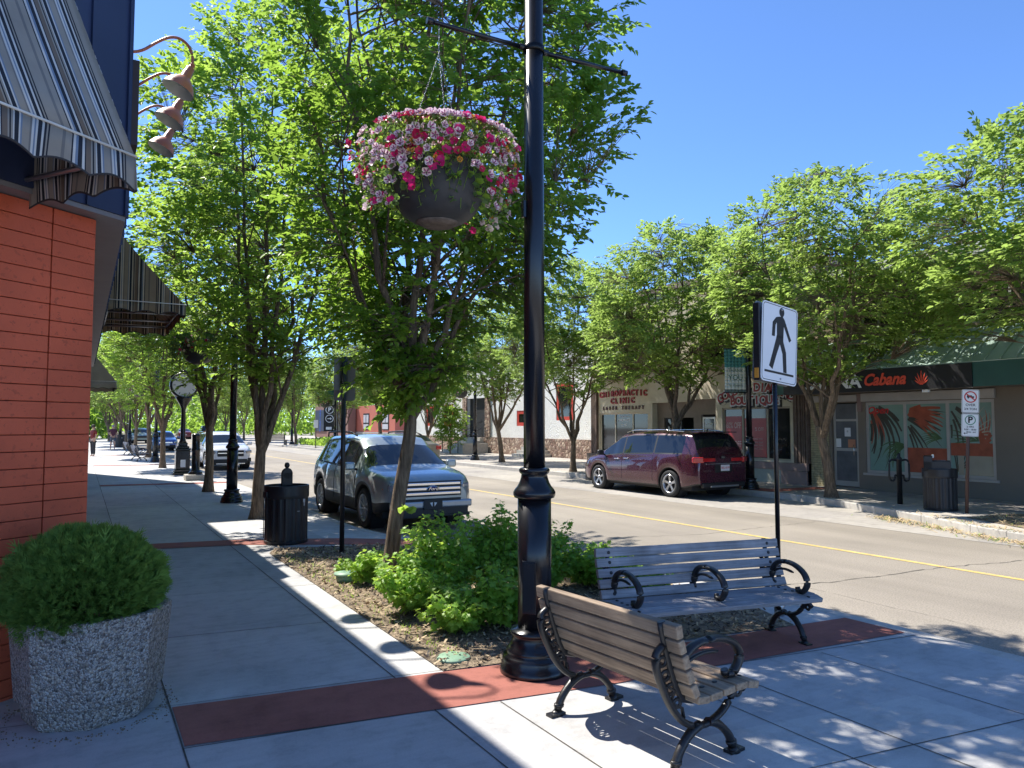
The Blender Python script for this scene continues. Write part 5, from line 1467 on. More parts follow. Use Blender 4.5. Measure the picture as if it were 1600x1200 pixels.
# a small water shoot on the nearest trunk
t = [o for o in bpy.data.objects if o.name == 'street_tree'][0]
rr = random.Random(6); g = MB()
for i in range(9):
    d = Vector((rr.gauss(0, 1), rr.gauss(-.6, .6), rr.gauss(.5, .5))).normalized(); leaf_blob(g, Vector((.11, -.20, .80)) + d * .03, d, rr.uniform(.06, .10), rr)
g.build('shoot', M['leaf_light'], t, recalc=False)
E2 = [(2.5, .2), (3.0, 1.0), (3.6, 1.7), (4.6, 2.2), (5.8, 2.4), (7.0, 2.2), (8.0, 1.5), (8.8, .6), (9.2, .1)]
E2b = [(2.5, .2), (3.0, 1.0), (3.6, 1.7), (4.6, 2.2), (5.8, 2.45), (7.0, 2.6), (8.2, 2.3), (9.2, 1.3), (9.9, .2)]
tree('second street tree on the left, forking low into spreading limbs', (2.88, 14.3), 23, [(0, 0, -.05), (.01, 0, .5), (.03, 0, 1.0), (.05, 0, 1.35)], E2b, (.15, 0), 7, (1.05, 1.35), clump=-.04, natt=2700, per=12, lsize=.105, r0=.122, sub=11, mt='leaf_light')
T3 = tree('third street tree on the left, beside the second lamp post', (2.92, 20.7), 31, [(0, 0, -.05), (.02, 0, .8), (.0, .02, 1.5), (.02, 0, 1.9)], E2, (0, 0), 6, (1.2, 1.9), clump=-.02, natt=1500, per=12, lsize=.12, r0=.115, mt='leaf_light')
EA = [(2.85, .2), (3.15, 1.4), (3.6, 2.5), (4.3, 3.15), (5.4, 3.35), (6.3, 3.0), (7.1, 2.2), (7.7, 1.1), (8.0, .1)]
TA = tree('tree opposite with two stems from the ground, in front of the red trimmed window', (15.93, 22.7), 42, [(0, 0, -.05), (.0, 0, .6), (.03, 0, 1.3)], EA, (0, 0), 6, (.9, 1.3), natt=2700, per=12, lsize=.112, r0=.12, clump=-.03, mt='leaf_olive')
TB = tree('tree opposite standing behind the maroon van', (15.7, 16.9), 57, [(0, 0, -.05), (.03, 0, .8), (-.02, .03, 1.6), (.0, .05, 2.0)], EA, (0, 0), 7, (1.5, 2.0), natt=3000, per=12, lsize=.108, r0=.13, clump=-.03, mt='leaf_olive')
TC = tree('forked tree in front of the green awning shop door', (15.63, 11.5), 66, [(0, 0, -.05), (.0, .06, .6), (-.03, .18, 1.3), (-.02, .30, 1.7)], EA, (0, 0), 7, (1.1, 1.7), natt=3000, per=12, lsize=.104, r0=.135, clump=-.03, mt='leaf_olive')
G_ = 'street trees along both pavements'
for src, lb, x, y, rz, s in (
    (T3, 'leftmost near trunk past the street clock', 2.93, 33.2, 2, (1, 1, .95)),
    (TB, 'left pavement tree right after the lamp post past the clock', 3.2, 44.2, 1, (1, 1, 1.05)),
    (T3, 'left pavement tree next to the far black bench', 3.05, 52.5, 4, (1, 1, 1)),
    (TA, 'slanting far left pavement tree before the dark litter bin', 3.0, 63.0, .7, (1, 1, 1.1)),
    (TB, 'far left pavement tree level with the walking man', 2.95, 71.0, 3, (1.1, 1.1, 1.1)),
    (T3, 'farther left pavement tree behind the walking man', 2.9, 81.0, 5, (1.1, 1.1, 1.1)),
    (TC, 'most distant left pavement tree', 2.8, 93.0, 2, (1.2, 1.2, 1.15)),
    (TB, 'tree overhanging the right edge of the photo above the verge', 15.6, 5.6, 2.2, (1.12, 1.12, 1.0)),
    (TC, 'tree opposite by the low concrete side steps', 17.24, 30.4, 1.3, (.95, .95, 1.04)),
    (TA, 'tree opposite left of the doorway with front steps', 17.0, 38.5, 3.9, (.8, .8, .95)),
    (TB, 'dark tree with thick trunk behind the green grey car roof', 17.3, 47.0, .4, (1.15, 1.15, 1.1)),
    (TA, 'tree on the planted island', 17.5, 56.0, 5.2, (1, 1, 1)),
    (TC, 'tree beyond the planted island', 17.0, 68.0, .3, (1.1, 1.1, 1.1)),
    (TB, 'far tree opposite before the red building', 17.2, 80.0, 2.9, (1.1, 1.1, 1.1)),
    (TA, 'far tree opposite in front of the brown wall', 17.0, 93.0, 1.9, (1.2, 1.2, 1.2)),
    (TC, 'farthest tree of the row opposite', 17.0, 107.0, 4.9, (1.2, 1.2, 1.2)),
    (TB, 'tree standing behind the red building', 40.0, 92.0, 4.0, (1.5, 1.5, 1.4)),
    (TA, 'tree behind the flat roof of the red building', 44.0, 106.0, 1.0, (1.7, 1.7, 1.5))):
    dup(src, lb, (x, y, 0), rz, G_, s)
tree('slim bright young tree beside the front steps of the white building', (19.6, 41.0), 77, [(0, 0, -.05), (.0, 0, .3), (.0, 0, .6)], [(.6, .3), (1.2, .8), (2.2, .95), (3.2, .6), (4.2, .15)], (0, 0), 4, (.3, .6), natt=420, per=10, lsize=.14, mt='leaf_light', r0=.05, group=G_)
# far off woods that close the street
rr = random.Random(8); nr = np.random.default_rng(4)
bs, ds, us, ss = [], [], [], []
for i in range(210):
    k = i % 3
    if k == 0: x, y = rr.uniform(-28, 60), rr.uniform(195, 235)
    elif k == 1: x, y = rr.uniform(-14, 4), rr.uniform(108, 200)
    else: x, y = rr.uniform(15, 75), rr.uniform(124, 215)
    h = rr.uniform(8, 13); r_ = rr.uniform(3.2, 5)
    for j in range(260):
        d = Vector((rr.gauss(0, 1), rr.gauss(0, 1), rr.gauss(0, 1))).normalized(); q = rr.uniform(.75, 1.05) * (1 + .2 * noise.noise(d * 2 + Vector((i, 0, 0))))
        p = Vector((x + d.x * r_ * q, y + d.y * r_ * q, h * .5 + d.z * h * .5 * q)); bs.append(p); ds.append(d + Vector((rr.gauss(0, .6), rr.gauss(0, .6), rr.gauss(0, .6)))); us.append(Vector((rr.gauss(0, .5), rr.gauss(0, .5), 1))); ss.append(rr.uniform(.5, 1.0))
wd = np_leaves('distant_trees', np.array(bs), np.array(ds), np.array(us), np.array(ss), M['leaf'], None)
tag(wd, 'mass of far green trees closing the end of the street', 'woods', kind='stuff')
# ------------------------------------------------------------------ vehicles
def paint(name, c, flake=.35, rough=.28):
    m, nt, b = nodes(name); b.inputs['Base Color'].default_value = (*c, 1); b.inputs['Metallic'].default_value = flake
    b.inputs['Roughness'].default_value = rough; b.inputs['Coat Weight'].default_value = 1; b.inputs['Coat Roughness'].default_value = .03
    vec = N(nt, 'ShaderNodeTexCoord').outputs['Object']
    n = noise_tex(nt, vec, 3, 4); nt.links.new(ramp(nt, n, [(.3, tuple(x * .9 for x in c)), (.7, tuple(x * 1.1 for x in c))]), b.inputs['Base Color'])
    d = noise_tex(nt, vec, 30, 4); nt.links.new(ramp(nt, d, [(.4, (rough,) * 3), (.8, (rough + .2,) * 3)]), b.inputs['Roughness'])
    return m
M['car_glass'] = mat('car_window_glass', (.012, .015, .018), .03, var=.1, spec=.6, coords='obj')
M['trim'] = mat('black_car_trim', (.016, .016, .017), .5, var=.1)
M['lens'] = mat('clear_lamp_lens', (.42, .43, .45), .1, .5, var=.3, scale=14, coords='obj', coat=1)
M['amber'] = mat('amber_lens', (.65, .22, .04), .15, var=.2, coat=1)
M['tail'] = mat('red_tail_lamp', (.42, .012, .015), .12, var=.25, scale=10, coords='obj', coat=1)
M['alloy'] = mat('alloy_rim', (.48, .48, .49), .28, .8, var=.08)
M['plate'] = mat('number_plate', (.62, .62, .64), .4, var=.1)
def smooth(t): t = max(0, min(1, t)); return t * t * (3 - 2 * t)
def car(name, label, cat, loc, rz, col, L, W, prof, wheels, wr, side, ws, rs, opt):
    """prof: rows (y, half-width inset, belt z, top z); front is +y. side: list of side window spans; ws, rs: windscreen and rear window y spans"""
    t = thing(name, label, cat, loc, rz, opt.get('group'))
    py = [p[0] for p in prof]; I = lambda k, y: float(np.interp(y, py, [p[k] for p in prof]))
    def sm(k, y, w_=.06): return (I(k, y - w_) + 2 * I(k, y) + I(k, y + w_)) / 4
    ys_ = sorted(set([round(v, 4) for v in list(np.arange(-L / 2, L / 2, .055)) + [-L / 2, -L / 2 + .015, -L / 2 + .03, L / 2 - .03, L / 2 - .015, L / 2]] + [round(wc + (wr + .055) * math.cos(a), 4) for wc in wheels for a in np.linspace(0, PI, 17)] + [v for s in side for v in s] + list(ws) + list(rs)))
    ys_ = [y for i, y in enumerate(ys_) if i == 0 or y - ys_[i - 1] > .006]
    sill = opt.get('sill', .27); tum = opt.get('tumble', .22)
    rings = []
    for y in ys_:
        hw = W / 2 - sm(1, y); zb = sill + opt.get('rise', .10) * smooth((abs(y) - L / 2 + .5) / .5); belt = sm(2, y, .03); top = sm(3, y, .03)
        for wc in wheels:
            d = abs(y - wc); ra = wr + .055
            if d < ra: zb = max(zb, wr + math.sqrt(ra * ra - d * d) - .0)
        c = max(.01, top - belt); k = smooth((c - .12) / .22); zm = zb + (belt - zb) * .5
        cab = [(hw - .055, belt + .0), None]
        xr = hw - .06 - tum * min(1, (top - belt) / .5)
        A_ = [(hw - .30, zb - .0), (hw - .035, zb), (hw - .008, zb + .05 * (belt - zb)), (hw + .004, zb + .3 * (belt - zb)), (hw, zb + .6 * (belt - zb)), (hw - .018, zb + .86 * (belt - zb)), (hw - .055, belt)]
        hood = [(hw - .075, belt + .3 * c), (hw - .10, belt + .45 * c), (hw - .13, belt + .6 * c), (hw * .78, belt + .82 * c), (hw * .45, belt + .96 * c), (0, top)]
        x6 = hw - .055; z7 = top - .10; x7 = xr + .02
        cabn = [(x6 + (x7 - x6) * .07, belt + (z7 - belt) * .07), (x6 + (x7 - x6) * .95, belt + (z7 - belt) * .95), (x7, z7), (xr - .07, top - .035), (xr * .55, top - .008), (0, top)]
        B_ = [(h[0] * (1 - k) + q[0] * k, h[1] * (1 - k) + q[1] * k) for h, q in zip(hood, cabn)]
        rings.append(A_ + B_)
    n = len(rings[0]); V = []; 
    for y, r_ in zip(ys_, rings): V += [(x, y, z) for x, z in r_] + [(-x, y, z) for x, z in r_[:-1]]
    S = 2 * n - 1
    idx = lambda i, j, s: i * S + (j if s > 0 or j == n - 1 else n + j)
    body = MB(); gls = {}; gl = MB(); wsm = MB(); rsm = MB(); inn = lambda y, sp: sp[0] - 1e-4 <= y <= sp[1] + 1e-4
    body.v = list(V); gl.v = list(V); wsm.v = list(V); rsm.v = list(V)
    clad = opt.get('clad', 0)
    for i in range(len(ys_) - 1):
        ym = (ys_[i] + ys_[i + 1]) / 2
        for s in (1, -1):
            for j in range(n - 1):
                f = [idx(i, j, s), idx(i + 1, j, s), idx(i + 1, j + 1, s), idx(i, j + 1, s)]
                if s < 0: f = f[::-1]
                tgt = body; mi = 0
                if j == 0 or j == 1: mi = 1
                if clad and j == 2: mi = 1
                incab = any(inn(ym, q) for q in side)
                if j == 7 and incab:
                    q_ = [k for k, q in enumerate(side) if inn(ym, q)][0]
                    tgt = gls.setdefault((s, q_), MB()); tgt.v = tgt.v or list(V)
                elif j in (6, 8) and incab: mi = 1
                elif j == 7 and side[0][0] < ym < side[-1][1] and opt.get('black_pillars', True): mi = 1
                if j in (9, 10, 11) and inn(ym, ws): tgt = wsm
                if j in (9, 10, 11) and inn(ym, rs): tgt = rsm
                if j in (8,) and (inn(ym, rs)) and not incab: mi = 0
                tgt.f.append(f); tgt.m.append(mi if tgt is body else 0); tgt.s.append(True)
    for i, sgn in ((0, -1), (len(ys_) - 1, 1)):
        f = [idx(i, j, 1) for j in range(n)] + [idx(i, j, -1) for j in range(n - 2, -1, -1)]
        body.f.append(f); body.m.append(0); body.s.append(False)
    def clean(mb):
        used = sorted({i for f in mb.f for i in f}); mp = {a: b for b, a in enumerate(used)}
        mb.v = [mb.v[i] for i in used]; mb.f = [[mp[i] for i in f] for f in mb.f]; return mb
    bo = clean(body).build('body', [col, M['trim']], t, recalc=True)
    for g in gls.values(): clean(g).build('side_window', M['car_glass'], t)
    clean(wsm).build('windscreen', opt.get('wsmat', M['car_glass']), t)
    if rsm.f: clean(rsm).build('rear_window', M['car_glass'], t)
    # floor and wheel wells
    MB().bb(-W / 2 + .12, W / 2 - .12, -L / 2 + .25, L / 2 - .25, sill - .06, sill + .34).build('underbody', M['rubber'], t)
    for wc in wheels:
        for s in (-1, 1):
            hwx = W / 2 - sm(1, wc)
            mbw = MB(); T = TR(s * (hwx - .115), wc, wr, ry=R(90) * s)
            mbw.lathe([(wr * .66, -.10), (wr * .90, -.108), (wr * .98, -.085), (wr, -.05), (wr, .05), (wr * .98, .085), (wr * .90, .108), (wr * .70, .104), (wr * .66, .09), (wr * .66, -.10)], 36, T, caps=False)
            whl = mbw.build('wheel', M['rubber'], t)
            mbr = MB(); mbr.lathe([(wr * .67, .098), (wr * .69, .104), (wr * .64, .100), (wr * .60, .07), (wr * .60, .0)], 36, T, caps=False)
            ns = opt.get('spokes', 5)
            for q in range(ns):
                for off in ((-.10, .10) if opt.get('twin', True) else (0,)):
                    a = 2 * PI * q / ns + off; Ta = T @ Matrix.Rotation(a, 4, 'Z')
                    mbr.add([(.03, -.018, .075), (wr * .64, -.013, .088), (wr * .64, .013, .088), (.03, .018, .075), (.03, -.022, .05), (wr * .64, -.016, .06), (wr * .64, .016, .06), (.03, .022, .05)], [(0, 1, 2, 3), (0, 4, 5, 1), (3, 2, 6, 7), (4, 7, 6, 5)], Ta)
            mbr.lathe([(.005, .088), (.035, .086), (.055, .078), (.06, .05)], 18, T, caps=False)
            mbr.lathe([(.0, .02), (wr * .62, .02)], 24, T, 1, caps=False)
            mbr.build('rim', [M['alloy'], M['trim']], whl)
            ml = MB(); ml.lathe([(wr + .05, -.22), (wr + .05, .06)], 24, T, caps=False); ml.lathe([(.02, -.2), (wr + .05, -.2)], 24, T, caps=False)
            w2_ = ml.build('wheel_well', M['rubber'], t)
    # panel gaps
    sg_ = MB()
    for y in opt.get('gaps', ()):
        for s in (-1, 1):
            pts = []
            for zz in np.linspace(0.0, 1, 8):
                bz = I(2, y); z = sill + .12 + (bz - sill - .13) * zz; hw = W / 2 - sm(1, y); u = (z - sill) / (bz - sill)
                x = float(np.interp(u, [0, .05, .3, .6, .86, 1], [hw - .035, hw - .008, hw + .004, hw, hw - .018, hw - .055])); pts.append((s * (x + .001), y, z))
            sg_.tube(pts, .0042, 4, caps=False)
    if sg_.f: sg_.build('panel_gap', M['rubber'], t, recalc=False)
    for y in opt.get('handles', ()):
        for s in (-1, 1):
            hw = W / 2 - sm(1, y); z = I(2, y) - .11
            MB().box((s * (hw - .004), y, z), (.035, .20, .026)).build('door_handle', opt.get('hmat', col), t, bevel=.009)
    my = opt.get('mirror')
    if my is not None:
        for s in (-1, 1):
            hw = W / 2 - sm(1, my); z = I(2, my) + .07
            q = MB().box((s * (hw + .10), my, z + .02), (.20, .11, .15)).build('mirror', opt.get('mirmat', col), t, bevel=.035, seg=3)
            MB().tube([(s * (hw - .05), my, z - .05), (s * (hw + .05), my, z - .02)], .025, 6).build('mirror_arm', M['trim'], q)
    t['L'] = L
    return t
def head_lamps(t, items, m_name='headlight'):
    for (x, y, z, sx, sy, sz, rz, m) in items:
        for s in (-1, 1):
            mb = MB(); mb.box((0, 0, 0), (sx, sy, sz), TR(s * x, y, z, rz=R(-rz) * s)); mb.build(m_name, m, t, bevel=min(sx, sy, sz) * .35, seg=3)
# --- grey green SUV parked facing the viewer
L_, W_ = 4.72, 1.92
F = L_ / 2
pe = [(-F, .22, .98, 1.02), (-F + .03, .16, 1.02, 1.10), (-F + .15, .09, 1.06, 1.20), (-F + .30, .05, 1.09, 1.40), (-F + .50, .03, 1.10, 1.60), (-F + .75, .015, 1.09, 1.665), (-F + 1.5, 0, 1.07, 1.70), (-F + 2.3, 0, 1.05, 1.70), (-F + 2.8, 0, 1.03, 1.655), (-F + 3.2, .0, 1.02, 1.42), (-F + 3.72, .01, 1.00, 1.10), (-F + 4.2, .04, .95, 1.045), (-F + 4.5, .10, .90, .99), (F - .10, .17, .86, .93), (F - .03, .24, .78, .86), (F, .30, .70, .78)]
ford_paint = paint('grey_green_metallic', (.33, .375, .38), .5, .28)
fd = car('parked_suv', 'grey green sport utility vehicle parked at the kerb facing the viewer behind the first tree', 'car', (5.46, 14.52, -.15), R(180), ford_paint, L_, W_, pe, (-1.45, 1.37), .365,
         [(-1.90, -1.42), (-1.36, -.42), (-.36, .72), ], (.70, 1.30), (-2.2, -1.88), dict(sill=.30, clad=1, gaps=(-.39, .90, -1.42), handles=(-.55, .42), mirror=.92, mirmat=ford_paint, spokes=9, twin=False, black_pillars=True))
mb = MB(); 
for z in (.83, .745, .66): mb.box((0, F + .012, z), (1.10, .05, .058))
gr = mb.build('grille', M['chrome'], fd, bevel=.012)
mb = MB(); mb.box((0, F - .01, .745), (1.14, .05, .27)); mb.build('grille_recess', M['trim'], fd)
mb = MB(); mb.box((0, F + .0, .535), (1.14, .045, .07)); mb.box((0, F + .0, .345), (1.42, .06, .15)); mb.box((0, F - .02, .27), (1.5, .09, .06)); mb.build('lower_grille', M['trim'], fd, bevel=.015)
mb = MB(); mb.box((0, F - .015, .465), (1.58, .10, .13)); mb.build('bumper', paint('silver_bumper', (.36, .38, .40), .5), fd, bevel=.03, seg=3)
mb = MB(); T = TR(0, F + .045, .745, rx=R(90), rz=R(180)) @ Matrix.Diagonal((1.0, .42, 1, 1)); mb.lathe([(.125, 0), (.125, .018), (.118, .022), (.01, .022)], 32, TR(0, F + .025, .745) @ Matrix.Rotation(R(-90), 4, 'X') @ Matrix.Diagonal((1, .42, 1, 1)), 0)
mb.lathe([(.114, .0225), (.01, .0235)], 32, TR(0, F + .025, .745) @ Matrix.Rotation(R(-90), 4, 'X') @ Matrix.Diagonal((1, .40, 1, 1)), 1)
add_text(mb, 'Ford', .085, Matrix.Translation((0, F + .050, .745)) @ Matrix.Rotation(R(180), 4, 'Z') @ Matrix.Rotation(R(90), 4, 'X'), 0, shear=.4, sx=1.15, extrude=.001)
mb.build('oval_badge', [M['chrome'], mat('badge_blue', (.01, .03, .16), .25)], fd, recalc=False)
head_lamps(fd, [(.665, F - .115, .755, .25, .15, .20, 30, M['lens'])])
head_lamps(fd, [(.775, F - .24, .735, .12, .14, .10, 60, M['amber'])], 'turn_signal')
head_lamps(fd, [(.68, F - .055, .40, .14, .10, .09, 15, M['lens'])], 'fog_lamp')
mb = MB(); mb.box((0, F + .058, .47), (.36, .012, .18)); pl = mb.build('number_plate', M['trim'], fd, bevel=.01)
mb = MB()
for s in (-1, 1): mb.add([(s * .02, F + .066, .43), (s * .07, F + .066, .50), (s * .015, F + .066, .51)], [(0, 1, 2)])
mb.build('plate_marks', M['white_paint'], pl, recalc=False)
for s in (-1, 1):
    MB().tube([(s * .69, -F + .65, 1.63), (s * .70, -F + .72, 1.72), (s * .71, -F + 1.4, 1.745), (s * .71, -F + 2.3, 1.735), (s * .69, -F + 2.62, 1.67)], .017, 8).build('roof_rail', M['trim'], fd)
mb = MB(); mb.tube([(-.62, 1.30, 1.08), (-.1, 1.24, 1.13)], .008, 6); mb.tube([(.1, 1.30, 1.09), (.6, 1.22, 1.13)], .008, 6); mb.build('wiper', M['trim'], fd)

# --- maroon van seen from the rear quarter
L_, W_ = 5.05, 1.96; F = L_ / 2
pk = [(-F, .20, .92, .96), (-F + .02, .12, 1.04, 1.12), (-F + .10, .07, 1.10, 1.28), (-F + .22, .05, 1.13, 1.50), (-F + .34, .03, 1.13, 1.68), (-F + .6, .02, 1.13, 1.715), (-F + 1.5, 0, 1.11, 1.73), (-F + 2.6, 0, 1.07, 1.715), (-F + 3.15, 0, 1.04, 1.64), (-F + 3.6, 0, 1.01, 1.38), (-F + 4.12, .02, .97, 1.08), (-F + 4.55, .06, .90, .98), (-F + 4.8, .13, .82, .88), (F - .05, .24, .70, .76), (F, .32, .62, .68)]
kp = paint('maroon_metallic', (.065, .012, .026), .35, .22)
kv = car('parked_van', 'maroon minivan parked opposite in front of the beige shops', 'van', (14.26, 16.17, -.15), 0, kp, L_, W_, pk, (-1.55, 1.50), .355,
         [(-1.98, -.95), (-.89, .35), (.41, 1.28)], (1.05, 1.70), (-2.40, -2.16), dict(sill=.27, clad=0, tumble=.20, gaps=(-.92, .38, 1.42), handles=(.18, .60), hmat=M['chrome'], mirror=1.22, mirmat=M['trim'], spokes=5, twin=True))
head_lamps(kv, [(.82, -F + .055, 1.00, .30, .10, .15, -28, M['tail'])], 'tail_lamp')
head_lamps(kv, [(.50, -F - .012, 1.0, .42, .03, .09, 0, M['tail'])], 'inner_tail_lamp')
MB().box((0, -F - .022, .90), (1.26, .03, .028)).build('chrome_strip', M['chrome'], kv, bevel=.008)
mb = MB(); mb.box((0, -F - .01, .77), (.60, .02, .19)); mb.build('plate_recess', M['trim'], kv)
pl = MB().box((0.05, -F - .028, .79), (.31, .01, .155)).build('number_plate', M['plate'], kv, bevel=.004)
mb = MB(); add_text(mb, 'BZL-4179', .07, Matrix.Translation((.05, -F - .035, .79)) @ Matrix.Rotation(R(90), 4, 'X'), extrude=.001, bold=.001); mb.build('plate_letters', M['red_ink'], pl, recalc=False)
mb = MB(); mb.box((0, -F + .0, .36), (1.5, .10, .13)); mb.build('rear_bumper_trim', M['trim'], kv, bevel=.03); mb = MB(); mb.box((0, -F - .03, .33), (1.0, .08, .05)); mb.build('skid_plate', M['alloy'], kv, bevel=.015)
mb = MB(); mb.lathe([(.085, 0), (.085, .008)], 24, TR(0, -F - .006, 1.06) @ Matrix.Rotation(R(90), 4, 'X') @ Matrix.Diagonal((1, .5, 1, 1)), 1); add_text(mb, 'KIA', .07, Matrix.Translation((0, -F - .018, 1.06)) @ Matrix.Rotation(R(90), 4, 'X'), 0, extrude=.001, bold=.002); mb.build('oval_badge', [M['chrome'], M['trim']], kv, recalc=False)
mb = MB(); add_text(mb, 'SEDONA', .055, Matrix.Translation((-.55, -F - .003, .72)) @ Matrix.Rotation(R(90), 4, 'X'), extrude=.002, sx=1.2); mb.build('model_letters', M['chrome'], kv, recalc=False)
MB().box((0, -F + .30, 1.70), (1.36, .30, .03), TR(0, 0, 0)).build('roof_spoiler', kp, kv, bevel=.012)
for s in (-1, 1): MB().tube([(s * .70, -F + .65, 1.715), (s * .71, -F + 1.4, 1.76), (s * .71, -F + 2.6, 1.745), (s * .70, -F + 2.95, 1.68)], .014, 8).build('roof_rail', M['chrome'], kv)
mb = MB().tube([(.0, -F + .55, 1.72), (.0, -F + .50, 1.80)], [.02, .006], 8); mb.build('antenna', M['trim'], kv)
MB().tube([(0, -F + .06, 1.17), (.45, -F + .02, 1.14)], .01, 6).build('wiper', M['trim'], kv)

# --- other cars
def generic(label, loc, rz, colr, kind='suv', group=None, name='parked_car'):
    if kind == 'suv':
        L_, W_, H_ = 4.62, 1.88, 1.62; F = L_ / 2
        p = [(-F, .24, .92, .98), (-F + .05, .12, 1.0, 1.10), (-F + .3, .05, 1.05, 1.42), (-F + .6, .02, 1.06, 1.58), (-F + 1.6, 0, 1.04, H_), (-F + 2.4, 0, 1.02, 1.60), (-F + 2.75, 0, 1.0, 1.50), (-F + 3.45, .01, .98, 1.09), (-F + 4.1, .05, .92, 1.03), (-F + 4.4, .12, .86, .94), (F - .04, .22, .78, .84), (F, .30, .68, .74)]
        t = car(name, label, 'car', loc, rz, colr, L_, W_, p, (-1.42, 1.40), .36, [(-1.75, -.40), (-.34, .66)], (.50, 1.08), (-2.1, -1.75), dict(sill=.28, gaps=(-.37, .8), handles=(-.5, .5), mirror=.85, spokes=5, group=group))
    else:
        L_, W_ = 4.6, 1.78; F = L_ / 2
        p = [(-F, .24, .88, .92), (-F + .05, .12, .94, 1.00), (-F + .6, .04, .95, 1.07), (-F + .95, .02, .95, 1.22), (-F + 1.4, 0, .94, 1.42), (-F + 2.1, 0, .92, 1.46), (-F + 2.6, 0, .91, 1.40), (-F + 3.35, .01, .89, 1.0), (-F + 4.0, .05, .83, .92), (-F + 4.35, .12, .76, .84), (F - .04, .22, .66, .72), (F, .30, .58, .64)]
        t = car(name, label, 'car', loc, rz, colr, L_, W_, p, (-1.35, 1.38), .32, [(-1.15, -.30), (-.24, .62)], (.42, 1.02), (-1.60, -.98), dict(sill=.22, gaps=(-.27, .75), handles=(-.4, .45), mirror=.8, spokes=5, group=group))
    return t, F
mbz, F = generic('white sport utility vehicle with round star badge parked beyond the second lamp post', (5.50, 35.2, -.15), R(180), paint('white_car_paint', (.70, .71, .73), .05, .2))
MB().box((0, F + .0, .70), (1.06, .06, .26)).build('grille', M['trim'], mbz, bevel=.03)
mb = MB().box((-.30, F + .035, .71), (.42, .02, .035)); mb.box((.30, F + .035, .71), (.42, .02, .035)); mb.build('grille_bar', M['chrome'], mbz)
mb = MB(); T = Matrix.Translation((0, F + .05, .71)) @ Matrix.Rotation(R(-90), 4, 'X')
mb.tube([T @ Vector((.105 * math.cos(k * PI / 12), .105 * math.sin(k * PI / 12), 0)) for k in range(25)], .011, 6)
for k in range(3): mb.tube([T @ Vector((0, 0, 0)), T @ Vector((.105 * math.cos(R(-90 + 120 * k)), .105 * math.sin(R(-90 + 120 * k)), 0))], [.016, .005], 5)
mb.build('star_badge', M['chrome'], mbz)
head_lamps(mbz, [(.72, F - .10, .76, .30, .16, .15, 32, M['lens'])]); 
mb = MB().box((0, F - .02, .36), (1.35, .08, .20)); mb.box((-.72, F - .08, .42), (.24, .10, .16)); mb.box((.72, F - .08, .42), (.24, .10, .16)); mb.build('lower_grille', M['trim'], mbz, bevel=.02)
MB().box((0, F + .01, .27), (1.15, .05, .03)).build('chrome_strip', M['chrome'], mbz)
bl, F = generic('blue sedan parked farther along the left kerb beyond the clock', (5.45, 62.0, -.15), R(180), paint('blue_car_paint', (.02, .07, .26), .3, .2), 'sedan')
head_lamps(bl, [(.66, F - .10, .64, .30, .16, .15, 32, M['lens'])]); MB().box((0, F + .0, .62), (.9, .05, .12)).build('grille', M['chrome'], bl, bevel=.02); MB().box((0, F - .01, .36), (1.25, .06, .18)).build('lower_grille', M['trim'], bl, bevel=.02)
MB().box((0, F + .03, .46), (.5, .02, .11)).build('number_plate', M['plate'], bl)
fw, F = generic('pale green grey utility vehicle far along the left kerb', (5.5, 88.0, -.15), R(180), paint('pale_grey_green_paint', (.22, .28, .26), .2, .3))
head_lamps(fw, [(.72, F - .10, .76, .30, .16, .17, 32, M['lens'])]); MB().box((0, F, .70), (1.0, .06, .2)).build('grille', M['trim'], fw, bevel=.02)
dr_, F = generic('dark red car driving away far down the street', (12.4, 112.0, -.15), 0, paint('wine_red_paint', (.15, .012, .03), .2, .25), 'sedan', name='red_car')
head_lamps(dr_, [(.66, -F + .03, .82, .34, .08, .14, -20, M['tail'])], 'tail_lamp'); MB().box((0, -F - .01, .62), (.4, .02, .14)).build('number_plate', M['plate'], dr_)
bs_, F = generic('beige silver sedan parked opposite, half hidden behind the grey green car', (14.45, 35.2, -.15), 0, paint('beige_silver_paint', (.30, .27, .23), .5, .3), 'sedan')
head_lamps(bs_, [(.68, -F + .06, .80, .34, .12, .20, -24, M['tail'])], 'tail_lamp'); MB().box((0, -F - .01, .66), (.5, .02, .13)).build('number_plate', M['plate'], bs_)
# pickup truck far away
t = thing('pickup_truck', 'dark pickup truck parked far along the opposite kerb', 'truck', (15.0, 108.0, -.15), 0)
dp = paint('black_truck_paint', (.02, .022, .025), .2, .25)
MB().bb(-.98, .98, -2.8, 2.7, .55, 1.12).build('body', dp, t, bevel=.06)
mb = MB(); mb.add([(-.9, -.6, 1.12), (.9, -.6, 1.12), (.9, 1.7, 1.12), (-.9, 1.7, 1.12), (-.72, -.4, 1.85), (.72, -.4, 1.85), (.72, 1.0, 1.85), (-.72, 1.0, 1.85)], [(0, 1, 5, 4), (1, 2, 6, 5), (2, 3, 7, 6), (3, 0, 4, 7), (4, 5, 6, 7)]); mb.build('cab', dp, t, bevel=.05)
MB().add([(-.72, -.585, 1.22), (.72, -.585, 1.22), (.62, -.43, 1.75), (-.62, -.43, 1.75)], [(0, 1, 2, 3)]).build('rear_window', M['car_glass'], t)
for x in (-.8, .8):
    MB().box((x, -2.81, .95), (.2, .04, .3)).build('tail_lamp', M['tail'], t)
    for y in (-1.8, 1.8): MB().lathe([(.2, -.12), (.38, -.12), (.40, -.08), (.40, .08), (.38, .12), (.2, .12)], 20, TR(x, y, .40, ry=R(90))).build('wheel', M['rubber'], t)
MB().box((0, -2.9, .6), (1.7, .15, .2)).build('bumper', M['chrome'], t, bevel=.03)
